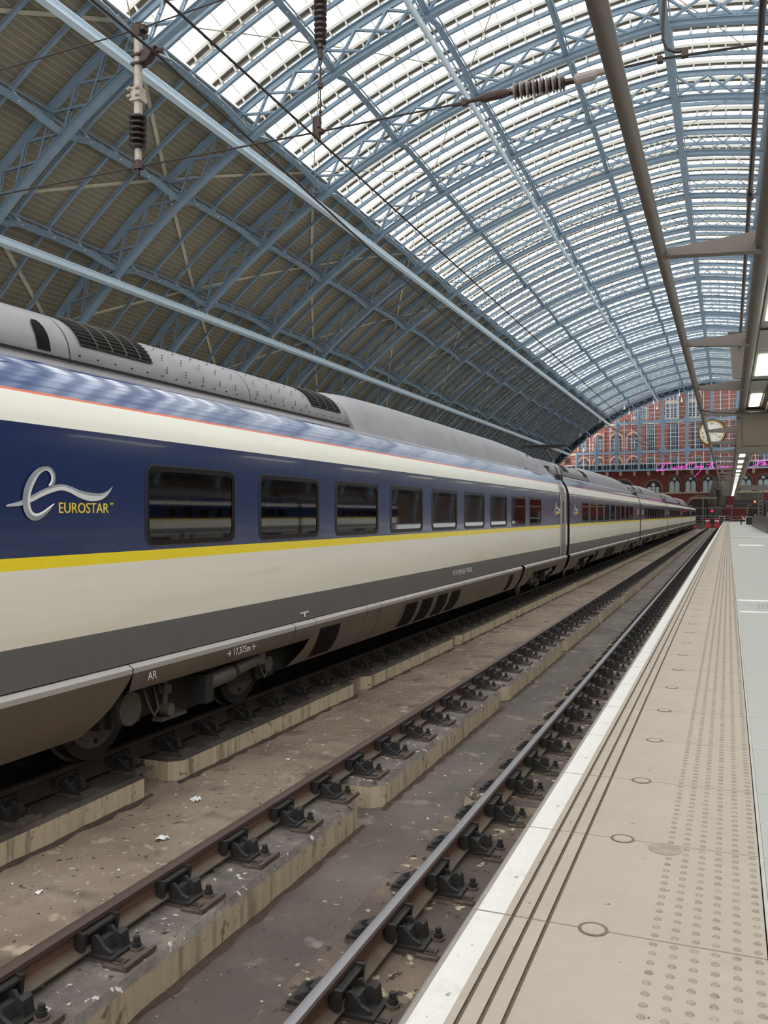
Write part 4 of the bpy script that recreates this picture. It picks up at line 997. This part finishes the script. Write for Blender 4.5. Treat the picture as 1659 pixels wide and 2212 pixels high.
bigarch(-17, 3.6, ZPL, 2.6, False); bigarch(-10.5, 3.2, ZPL, 2.4, False); bigarch(-2.4, 5.2, ZPL, 3.6, False); bigarch(9, 4, ZPL, 2.8, False)
# ------------------------------------------------------------------ hotel front behind the screen
hotel = thing('hotel_building', 'red brick hotel front with many windows seen through the glazed end screen', 'building', (XC, GY, 0), GR)
m = MB(); m.box(-44, 44, 16, 18, ZPL, 30.6, 'brick_red'); obj('wall', m, hotel)
m = MB()
for z in (8.6, 14.3, 21.0, 30.0): m.box(-44, 44, 15.7, 16, z, z+.45, 'stone')
for x in (-27.5, 11.5): m.box(x-.3, x+.3, 15.6, 16, ZPL, 30.4, 'brick_red')
obj('string_course', m, hotel)
fm = MB(); fm.box(-.95, .95, -.12, .0, -.12, 3.4, 'stone'); fm.box(-.8, .8, -.16, -.10, .05, 3.25, 'hotel_glass')
for q in (-.4, 0, .4): fm.box(q-.03, q+.03, -.2, -.15, .05, 3.25, 'hotel_frame')
for q in range(1, 5): fm.box(-.8, .8, -.2, -.15, q*.65, q*.65+.05, 'hotel_frame')
fm = fm.mesh('window')
tw = MB(); tw.box(-1.15, 1.15, -.12, 0, -.1, 6.0, 'brick_dark'); tw.box(-1.0, 1.0, -.16, -.1, 0, 5.85, 'hotel_glass')
for q in (-.5, 0, .5): tw.box(q-.03, q+.03, -.2, -.15, 0, 5.85, 'hotel_frame')
for q in range(1, 8): tw.box(-1, 1, -.2, -.15, q*.73, q*.73+.04, 'hotel_frame')
tw = tw.mesh('window')
aw = MB(); n = 10
pts = lambda w_, h: [(-w_, 0), (w_, 0), (w_, h)]+[(w_*math.cos(R(180*k/n)), h+w_*math.sin(R(180*k/n))) for k in range(1, n)]+[(-w_, h)]
aw.prism(pts(1.55, 2.7), -.10, 0, 'stone'); aw.prism(pts(1.3, 2.6), -.14, -.09, 'brick_dark'); aw.prism(pts(.95, 2.3), -.18, -.13, 'hotel_glass')
for q in (-.35, .35): aw.box(q-.04, q+.04, -.22, -.17, 0, 2.9, 'hotel_frame')
for q in range(4): aw.box(-.9, .9, -.22, -.17, .3+.7*q, .35+.7*q, 'hotel_frame')
aw = aw.mesh('window')
for x in (-32.5, -28.8, -24.6, -20.6): link('window', aw, hotel, (x, 16, 15.2)); link('window', aw, hotel, (x, 16, 9.6))
for x in (-16.6, -11.4, -6.2, -2.4, 2.6, 7.6, 14, 19, 24): link('window', tw, hotel, (x, 16, 14.9)); link('window', fm, hotel, (x, 16, 9.9))
for x in (-19.6, -18, 2.5, 7.8, 15, 20): link('window', fm, hotel, (x, 16, 22.3))
for x in (-11.6, -6.6): # pale bay windows high up
    m = MB(); m.box(-1.4, 1.4, -.9, 0, 0, 8.2, 'stone'); m.box(-1.2, 1.2, -.98, -.9, 4.4, 6.6, 'hotel_glass'); m.box(-1.2, 1.2, -.98, -.9, .4, 3.4, 'hotel_glass')
    for q in (-1.25, -.42, .42, 1.25): m.box(q-.07, q+.07, -1.05, -.97, 0, 8.2, 'hotel_frame')
    for q in (0, 1.2, 2.4, 3.6, 5.5, 6.8, 8.1): m.box(-1.3, 1.3, -1.05, -.97, q, q+.12, 'hotel_frame')
    link('bay_window', m.mesh('bay_window'), hotel, (x, 16, 21.8))
# ------------------------------------------------------------------ station clock
cz = 16.85
t = thing('station_clock', 'great round station clock with gilt rim hanging before the glazed end screen', 'clock', (XC, GY-.75, cz), GR)
m = MB(); m.tube([(0, .25, 0), (0, -.05, 0)], [2.2, 2.32], 64, 'clock_face'); obj('dial', m, t)
m = MB(); n = 64
for r0, r1, y0, mm in ((2.30, 2.62, -.14, 'clock_gold'), (2.58, 2.78, .05, 'black')):
    b = len(m.v)
    for q, (r_, yy) in enumerate(((r0, .3), (r0, y0), (r1, y0), (r1, .3))): m.v += [(r_*math.cos(2*math.pi*i/n), yy, r_*math.sin(2*math.pi*i/n)) for i in range(n)]
    for q in range(3):
        for i in range(n): m.f.append((b+q*n+i, b+q*n+(i+1) % n, b+(q+1)*n+(i+1) % n, b+(q+1)*n+i)); m.m.append(m.mi(mm))
for i in range(60):
    a = R(6*i); m.box(2.44*math.cos(a)-.05, 2.44*math.cos(a)+.05, -.18, -.13, 2.44*math.sin(a)-.05, 2.44*math.sin(a)+.05, 'clock_gold' if i % 5 else 'black')
obj('rim', m, t, True)
for i, s_ in enumerate(['XII', 'I', 'II', 'III', 'IIII', 'V', 'VI', 'VII', 'VIII', 'IX', 'X', 'XI']):
    a = R(90-30*i); me = textmesh(s_, .5, 'black', .01); wd = max(v.co.x for v in me.vertices); Rm = Matrix.Rotation(a-R(90), 4, 'Y').inverted()
    for v in me.vertices: v.co = Vector((v.co.x-wd/2, v.co.y-.17, v.co.z))
    o = link('numeral', me, t, (1.85*math.cos(a), -.08, 1.85*math.sin(a)), (R(90), 0, 0)); o.rotation_euler = (Matrix.Rotation(-(a-R(90)), 4, 'Y') @ Matrix.Rotation(R(90), 4, 'X')).to_euler()
for nm, a, l_, w_ in (('hour_hand', 15, 1.1, .10), ('minute_hand', -32, 1.75, .07)):
    m = MB(); a = R(a); m.bar((-.3*math.cos(a), -.12, -.3*math.sin(a)), (l_*math.cos(a), -.12, l_*math.sin(a)), w_, .03, 'clock_gold', (0, 1, 0)); obj(nm, m, t)
m = MB()
for q in (-.9, .9): m.bar((q, .1, 2.3), (q, .1, 3.1), .12, .12, 'steel_blue')
obj('hanger', m, t)
# ------------------------------------------------------------------ neon handwriting
t = thing('neon_sign', 'pink handwritten neon words on a white frame across the end screen', 'sign', (XC, GY-1.1, 0), GR)
def nx(u): return (u-1538)*.0948
def nz(v): return (1111-v)*.0975
m = MB()
for a, b_ in ((1419, 1563), (1605, 1668)):
    for z in (nz(1001), nz(1015.5)): m.box(nx(a), nx(b_), .12, .2, z-.05, z+.05, 'white')
    for i in range(int((b_-a)/24)+2):
        x = min(nx(a)+2.27*i, nx(b_)); m.box(x-.05, x+.05, .12, .2, nz(1015.5), nz(1001), 'white')
m.box(nx(1563), nx(1605), .12, .2, nz(1001)-.05, nz(1001)+.05, 'white'); m.box(nx(1563), nx(1605), .12, .2, nz(1015.5)-.05, nz(1015.5)+.05, 'white')
obj('frame', m, t)
ST = {
 'I': [[(1424, 1004), (1430, 1001), (1442, 1001), (1454, 1000)], [(1440, 1001), (1434, 1008), (1428, 1014), (1420, 1017)], [(1420, 1017), (1430, 1015), (1438, 1015)]],
 'want': [[(1454, 1008), (1453, 1013), (1457, 1013), (1460, 1008), (1459, 1013), (1463, 1012), (1465, 1007)], [(1473, 1008), (1468, 1009), (1467, 1013), (1471, 1012), (1474, 1007), (1473, 1012)], [(1476, 1008), (1475, 1013), (1478, 1008), (1480, 1012)], [(1488, 1003), (1484, 1009), (1483, 1013), (1487, 1012)], [(1480, 1007), (1488, 1004), (1497, 1003), (1504, 1004)]],
 'my': [[(1501, 1013), (1504, 1008), (1504, 1012), (1508, 1008), (1508, 1012), (1511, 1008), (1512, 1012)], [(1514, 1008), (1515, 1012), (1520, 1008)], [(1521, 1007), (1516, 1016), (1509, 1024), (1502, 1030), (1500, 1032)]],
 'time': [[(1540, 1001), (1535, 1007), (1532, 1013), (1537, 1012)], [(1528, 1006), (1538, 1004), (1548, 1003)], [(1541, 1008), (1540, 1012), (1543, 1012)], [(1546, 1008), (1545, 1012), (1549, 1008), (1550, 1012), (1554, 1008), (1555, 1012)], [(1558, 1011), (1562, 1009), (1559, 1008), (1558, 1012), (1563, 1012)]],
 'with': [[(1567, 1008), (1567, 1013), (1570, 1009), (1571, 1013), (1575, 1008)], [(1577, 1009), (1577, 1013)], [(1583, 1003), (1580, 1012), (1583, 1012)], [(1578, 1007), (1585, 1005)], [(1589, 1003), (1586, 1013), (1590, 1008), (1591, 1013)]],
 'You': [[(1628, 998), (1632, 1004), (1637, 1003)], [(1646, 997), (1638, 1003), (1628, 1009), (1618, 1013), (1615, 1016)], [(1640, 1005), (1636, 1009), (1640, 1010), (1644, 1006), (1640, 1005)], [(1647, 1005), (1645, 1009), (1649, 1009), (1654, 1004)]]}
for wd, ss in ST.items():
    m = MB()
    for st in ss:
        P = [(nx(a), 0, nz(b_)) for a, b_ in st]; Q = []
        for i in range(len(P)-1):
            p0 = Vector(P[max(i-1, 0)]); p1 = Vector(P[i]); p2 = Vector(P[i+1]); p3 = Vector(P[min(i+2, len(P)-1)])
            for k in range(4): q = k/4; Q.append(.5*((2*p1)+(p2-p0)*q+(2*p0-5*p1+4*p2-p3)*q*q+(3*p1-p0-3*p2+p3)*q**3))
        Q.append(Vector(P[-1])); m.tube(Q, .038, 6, 'pink')
    obj('neon_word', m, t)
# ------------------------------------------------------------------ white bell lamps on the rails near the end
for s, zs in ((26.6, 3), (22.0, 3), (16.6, 3), (11.4, 2), (6.2, 2)):
    for k in range(zs):
        p, a = arc(s, -1.1); y = RIBY[-1]-.9-8.93*k+(0 if k else .2)
        t = thing('bell_lamp', 'white bell lamp %s, %s the end screen' % ({26.6: 'low on the boarded side', 22.0: 'beside the upper pale rail', 16.6: 'under the first glazed panels', 11.4: 'beside the round roof tube', 6.2: 'high up near the roof crown'}[s], ['nearest', 'one roof rib before', 'two roof ribs before'][k]), 'lamp', (XC+p.x, y, p.z), group='white bell lamps near the end screen')
        m = MB(); m.tube([(0, 0, .5), (0, 0, 0), (0, 0, -.15), (0, 0, -.35), (0, 0, -.62)], [.03, .05, .11, .15, .24], 14, 'bell'); obj('lamp_shade', m, t, True)
# ------------------------------------------------------------------ statue stand-in
t = thing('bronze_statue', 'tall dark bronze monument on a stepped base before the brick wall', 'statue', (-2.4, 186.5, ZPL))
m = MB(); m.box(-1.6, 1.6, -1.6, 1.6, 0, .6, 'bronze'); m.box(-1.2, 1.2, -1.2, 1.2, .6, 3.2, 'bronze'); obj('base', m, t)
m = MB(); m.tube([(-.3, 0, 3.2), (-.5, 0, 4.6), (-.2, 0, 6.2), (0, 0, 7.4), (-.1, 0, 8.3), (0, 0, 9)], [.9, 1.1, .85, .7, .35, .4], 14, 'bronze'); m.tube([(.9, 0, 3.2), (1.3, .1, 5), (.9, 0, 6.6), (.55, 0, 7.6), (.5, 0, 8.2)], [1.0, 1.1, .8, .5, .3], 14, 'bronze'); m.tube([(-.4, -.4, 7), (.4, -.8, 6.3), (1.3, -.5, 6.6)], .28, 10, 'bronze'); obj('figure', m, t, True)
# ------------------------------------------------------------------ buffer stops and the end of the tracks
def buffer(x, y, lab):
    t = thing('buffer_stop', lab, 'buffer stop', (x, y, ZR))
    m = MB()
    for sx in (-.72, .72):
        m.bar((sx, 0, .15), (sx, 1.2, 1.15), .14, .16, 'red'); m.bar((sx, 2.4, .1), (sx, 1.0, 1.15), .14, .16, 'red'); m.bar((sx-.35, -.1, .12), (sx, .5, 1.0), .10, .12, 'red'); m.bar((sx+.35, -.1, .12), (sx, .5, 1.0), .10, .12, 'red'); m.box(sx-.45, sx+.45, -.2, .2, .0, .16, 'red')
        m.box(sx-.38, sx+.38, .25, .45, .82, 1.38, 'red')
    m.box(-1.2, 1.2, .2, .34, .02, .22, 'red'); obj('frame', m, t)
    for sx in (-.72, .72):
        m = MB(); m.box(sx-.34, sx+.34, .2, .25, 1.0, 1.2, 'white'); obj('reflector', m, t)
    m = MB(); m.box(-.42, .42, .25, .6, .62, 1.3, 'black'); m.box(-.06, .06, .2, .3, 0, .62, 'black'); obj('head_block', m, t)
    m = MB(); m.tube([(0, .5, 1.2), (0, .5, 2.6)], .06, 8, 'black'); obj('lamp_post', m, t)
    m = MB(); m.box(-.24, .24, .42, .56, 2.5, 3.0, 'black'); obj('lamp_housing', m, t); m = MB(); m.tube([(0, .40, 2.78), (0, .43, 2.78)], .2, 20, 'red_lamp'); obj('red_light', m, t)
buffer(-2.53, 157, 'red buffer stop with two white bars at the end of the empty track')
buffer(TX, 152.5, 'red buffer stop half hidden behind the nose of the train')
m = MB(); m.box(-12, -.95, 163.2, 163.6, ZF, ZPL+.05, 'pit_mid'); m.box(-3.9, -1.2, 154.5, 156.2, ZF, ZP+.05, 'plinth_side'); obj('end_wall', m, floor)
def fence(x0, x1, y, zb, rails, step, lab, hgt):
    t = thing('railing', lab, 'railing', (x0, y, zb))
    for z in rails:
        m = MB(); m.tube([(0, 0, z), (x1-x0, 0, z)], .045, 8, 'fence'); obj('rail', m, t)
    n = int((x1-x0)/step)
    for i in range(n+1):
        m = MB(); m.tube([((x1-x0)*i/n, 0, 0), ((x1-x0)*i/n, 0, hgt)], .05, 8, 'fence'); obj('post', m, t)
fence(-9, .2, 164.6, ZPL, (.25, .7, 1.15), 2.3, 'low metal railing behind the buffer stops', 1.2)
fence(-8.5, 5.2, 172, ZPL, (2.6,), 4.5, 'high thin rail on slender posts in front of the brick wall', 2.6)
fence(.4, 9, 176, ZPL, (.5, 1.0), 2, 'low railing at the far end of the platform', 1.05)
t = thing('gantry_post', 'slim T-shaped mast with a long pale crossbar beside the train nose', 'mast', (-4.05, 160, ZF))
m = MB(); m.tube([(0, 0, 0), (0, 0, 5.4)], .09, 10, 'fence'); obj('post', m, t); m = MB(); m.box(-2.1, 2.3, -.08, .08, 5.36, 5.52, 'stone'); obj('crossbar', m, t)
m = MB(); m.tube([(-4.9, 150, ZF), (-4.9, 150, .75)], .04, 8, 'fence'); m.box(-5.0, -4.8, 149.95, 150.05, .7, .8, 'fence'); o = obj('thin_pole', m, label='thin pole standing between the two buffer stops', cat='pole')
# ------------------------------------------------------------------ platform furniture far right
t = thing('baggage_kiosk', 'dark counter block with pale frame beside the seated person', 'kiosk', (2.75, 131, ZPL))
m = MB(); m.box(-.42, .42, 0, .9, 0, 1.05, 'black'); obj('body', m, t)
m = MB(); m.box(-.52, .50, -.05, .95, 1.05, 1.12, 'white'); m.box(-.52, -.44, -.05, .03, 0, 1.05, 'white'); obj('frame', m, t)
m = MB()
for q in range(3): m.box(-.5+.32*q, -.25+.32*q, .3, .33, 1.12, 1.55, 'barrier_glass')
obj('glass_screen', m, t)
t = thing('waste_bin', 'yellow based clear waste bin next to the dark counter block', 'bin', (3.7, 128, ZPL))
m = MB(); m.box(-.3, .3, -.3, .3, 0, .25, 'bin_yellow'); m.box(-.04, .04, -.04, .04, .25, 1.4, 'red'); obj('stand', m, t); m = MB(); m.tube([(0, 0, .25), (0, 0, .9)], .24, 14, 'bin_yellow'); m.tube([(-.3, 0, .1), (-.3, 0, 1.45)], .04, 8, 'white'); obj('bag', m, t)
t = thing('bench', 'low metal bench the seated person uses', 'bench', (2.05, 133.2, ZPL))
m = MB(); m.box(-.35, .45, -.25, .25, .42, .47, 'fence'); obj('seat', m, t)
for q in (-.28, .38):
    m = MB(); m.box(q-.03, q+.03, -.2, .2, 0, .42, 'fence'); obj('leg', m, t)
# long stair enclosure with dark panels and handrails
t = thing('stair_enclosure', 'long grey panelled barrier with white handrails at the right edge of the platform', 'barrier', (2.75, 72, ZPL))
L_ = 46; ang = 0
for i in range(12):
    m = MB(); y0 = i*L_/12; m.box(0, .08, y0+.03, y0+L_/12-.03, .18, 1.2, 'box_panel'); obj('panel', m, t)
m = MB(); m.box(-.03, .14, 0, L_, 0, .18, 'fence'); m.box(0, 3.6, -.08, 0, .18, 1.2, 'box_panel'); obj('plinth', m, t)
for i, z in enumerate((1.12, .38)):
    m = MB(); m.tube([(.15, -.5, z), (3.6, -.5, z)], .05, 8, 'white'); obj('handrail', m, t)
m = MB(); m.box(.25, 3.4, -.48, -.46, .2, 1.6, 'barrier_glass'); obj('glass_panel', m, t)
for q in (.3, 1.3, 2.4):
    m = MB(); m.tube([(q, -.5, 0), (q, -.5, 1.7)], .05, 8, 'white'); obj('post', m, t)
t = thing('lattice_column', 'grey column with square holes behind the stair enclosure', 'column', (3.55, 112, ZPL))
m = MB()
for q in (-.28, .20): m.box(q, q+.1, -.1, .1, 0, 5.2, 'canopy')
for i in range(12): m.box(-.18, .20, -.1, .1, .43*i, .43*i+.14, 'canopy')
obj('shaft', m, t)
m = MB(); m.box(1.3, 9, 110.5, 111.5, 2.85, 3.4, 'canopy'); obj('cross_beam', m, label='grey beam crossing below the far canopy at right', cat='beam', smooth=False)
t = thing('departure_sign', 'long black hanging sign with an orange round symbol at the platform end', 'sign', (.62, 128, 1.0))
m = MB(); m.box(0, 4.0, 0, .3, .05, .95, 'black'); m.box(0, 4.0, -.02, 0, .48, .52, 'fence'); m.box(.2, 3.9, .05, .25, .95, 1.9, 'canopy_dark'); obj('housing', m, t)
m = MB(); m.tube([(2.75, -.05, .72), (2.75, 0, .72)], .16, 16, 'sign_orange'); obj('symbol', m, t)
m = MB()
for a, b_ in ((3.2, 3.75), (2.0, 2.4), (1.7, 1.95)): m.box(a, b_, -.02, 0, .18 if a < 3 else .66, .28 if a < 3 else .78, 'fence')
obj('printed_line', m, t)
t = thing('hanging_sign', 'black sign with two yellow lines of text at the right edge', 'sign', (5.0, 118, 1.45))
m = MB(); m.box(0, 2.5, 0, .2, -.35, .45, 'black'); obj('housing', m, t)
for z in (.12, -.15):
    m = MB(); m.tube([(.2, -.02, z+.07), (.2, 0, z+.07)], .09, 12, 'sign_yellow'); m.box(.45, 2.4, -.02, 0, z, z+.13, 'sign_yellow'); obj('printed_line', m, t)
t = thing('poster_board', 'pair of dark blue posters on a stand behind the stair enclosure', 'poster', (4.55, 120, .25))
for q in (0, .65):
    m = MB(); m.box(q, q+.6, 0, .08, 0, 1.35, 'poster'); obj('poster', m, t)
m = MB(); m.box(-.05, 1.3, .02, .10, -1.7, 1.4, 'fence'); obj('stand', m, t)
t = thing('glass_barrier', 'small green glass balustrade beside the buffer stop end', 'barrier', (-1.5, 166, ZPL))
m = MB(); m.box(0, .9, 0, .04, .3, 1.0, 'barrier_glass'); obj('glass_panel', m, t); m = MB(); m.tube([(-.05, 0, 0), (0, 0, 1.05), (.9, 0, 1.05), (.95, 0, 0)], .04, 8, 'white'); obj('frame', m, t)
# ------------------------------------------------------------------ seated person
def skinned(name, pts, edges, rad, m_, parent):
    me = bpy.data.meshes.new(name); me.from_pydata(pts, edges, []); o = bpy.data.objects.new(name, me); COL.objects.link(o)
    o.modifiers.new('s', 'SKIN'); o.modifiers.new('u', 'SUBSURF').levels = 1
    for i, v in enumerate(me.skin_vertices[0].data): v.radius = (rad[i], rad[i]); v.use_root = (i == 0)
    dg = bpy.context.evaluated_depsgraph_get(); dg.update(); r_ = bpy.data.meshes.new_from_object(o.evaluated_get(dg)); bpy.data.objects.remove(o)
    r_.name = name; r_.materials.clear(); r_.materials.append(MATS[m_]); r_.polygons.foreach_set('use_smooth', [True]*len(r_.polygons))
    return link(name, r_, parent)
per = thing('person', 'person in a white shirt and dark trousers leaning forward on a bench', 'person', (2.0, 133.0, ZPL), (0, 0, 0))
P = [(.1, 0, .58), (.06, 0, .78), (-.06, 0, .98), (-.12, 0, 1.08), (-.20, 0, 1.18), (-.24, 0, 1.27), (-.06, -.17, 1.0), (-.16, -.2, .80), (-.36, -.14, .70), (-.06, .17, 1.0), (-.16, .2, .80), (-.36, .14, .70), (-.44, -.10, .70), (-.44, .10, .70)]
skinned('body', P, [(0, 1), (1, 2), (2, 3), (3, 4), (4, 5), (2, 6), (6, 7), (7, 8), (8, 12), (2, 9), (9, 10), (10, 11), (11, 13)], [.13, .13, .12, .055, .09, .08, .055, .045, .032, .055, .045, .032, .03, .03], 'skin', per)
skinned('shirt', [(.1, 0, .60), (.06, 0, .78), (-.05, 0, .97), (-.06, -.17, .99), (-.13, -.19, .86), (-.06, .17, .99), (-.13, .19, .86)], [(0, 1), (1, 2), (2, 3), (3, 4), (2, 5), (5, 6)], [.16, .155, .14, .08, .07, .08, .07], 'shirt', per)
skinned('trousers', [(.1, 0, .56), (.02, -.10, .55), (-.34, -.12, .53), (-.32, -.12, .12), (.02, .10, .55), (-.34, .12, .53), (-.30, .12, .12), (.1, 0, .62)], [(0, 1), (1, 2), (2, 3), (0, 4), (4, 5), (5, 6), (0, 7)], [.15, .11, .085, .06, .11, .085, .06, .14], 'trousers', per)
m = MB(); m.box(-.46, -.24, -.17, -.07, 0, .10, 'black'); m.box(-.44, -.22, .07, .17, 0, .10, 'black'); obj('shoes', m, per)
skinned('hair', [(-.17, 0, 1.22), (-.20, 0, 1.30)], [(0, 1)], [.10, .095], 'hair', per)
# ------------------------------------------------------------------ litter
def scrap(name, x, y, z, s_, lab, mm='litter'):
    m = MB(); n = 4; q = random.Random(int(x*100+y*10)); b = 0
    m.v = [(s_*(i/n-.5+q.uniform(-.08, .08)), s_*.8*(j/n-.5+q.uniform(-.08, .08)), s_*q.uniform(.02, .28)) for i in range(n+1) for j in range(n+1)]
    for i in range(n):
        for j in range(n):
            if (i, j) in ((0, 0), (n-1, 0), (0, n-1)): continue
            m.f.append((i*(n+1)+j, i*(n+1)+j+1, (i+1)*(n+1)+j+1, (i+1)*(n+1)+j)); m.m.append(m.mi(mm))
    o = link(name, m.mesh(name), None, (x, y, z), (0, 0, q.uniform(0, 6)), lab, 'litter')
def onfloor(u, v, z):       # survey helper: pixel of the photograph -> point on a level surface
    D = (-z)*1875/(v-1111); t_ = (u-829.5)/1875; c, s = math.cos(YAW), math.sin(YAW)
    return (D*t_*c-D*s, D*t_*s+D*c)
for u, v, s_, lab in ((424, 1729, .11, 'torn white paper scrap lying on the pit floor, upper of two'), (353, 1813, .10, 'crumpled white paper scrap nearer the rail on the pit floor'), (85, 1928, .06, 'small coloured wrapper on the floor at the left edge'), (622, 1641, .06, 'thin white paper sliver near the middle of the pit floor'), (1000, 1383, .09, 'white crumb of paper near the concrete beams, further along')):
    x, y = onfloor(u, v, ZF); scrap('paper_scrap', x, y, ZF, s_, lab)
x, y = onfloor(1272, 1487, ZP); scrap('blue_wrapper', x, y, ZP+.01, .06, 'small bright blue wrapper beside a rail chair', 'poster')
x, y = onfloor(1435, 1834, ZPL); m = MB(); m.tube([(0, 0, .001), (0, 0, .003)], .07, 20, 'slab_dot'); link('chewing_gum_stain', m.mesh('stain'), None, (x, y, ZPL), label='pale worn patch on the coping slab beside the joint', cat='stain')
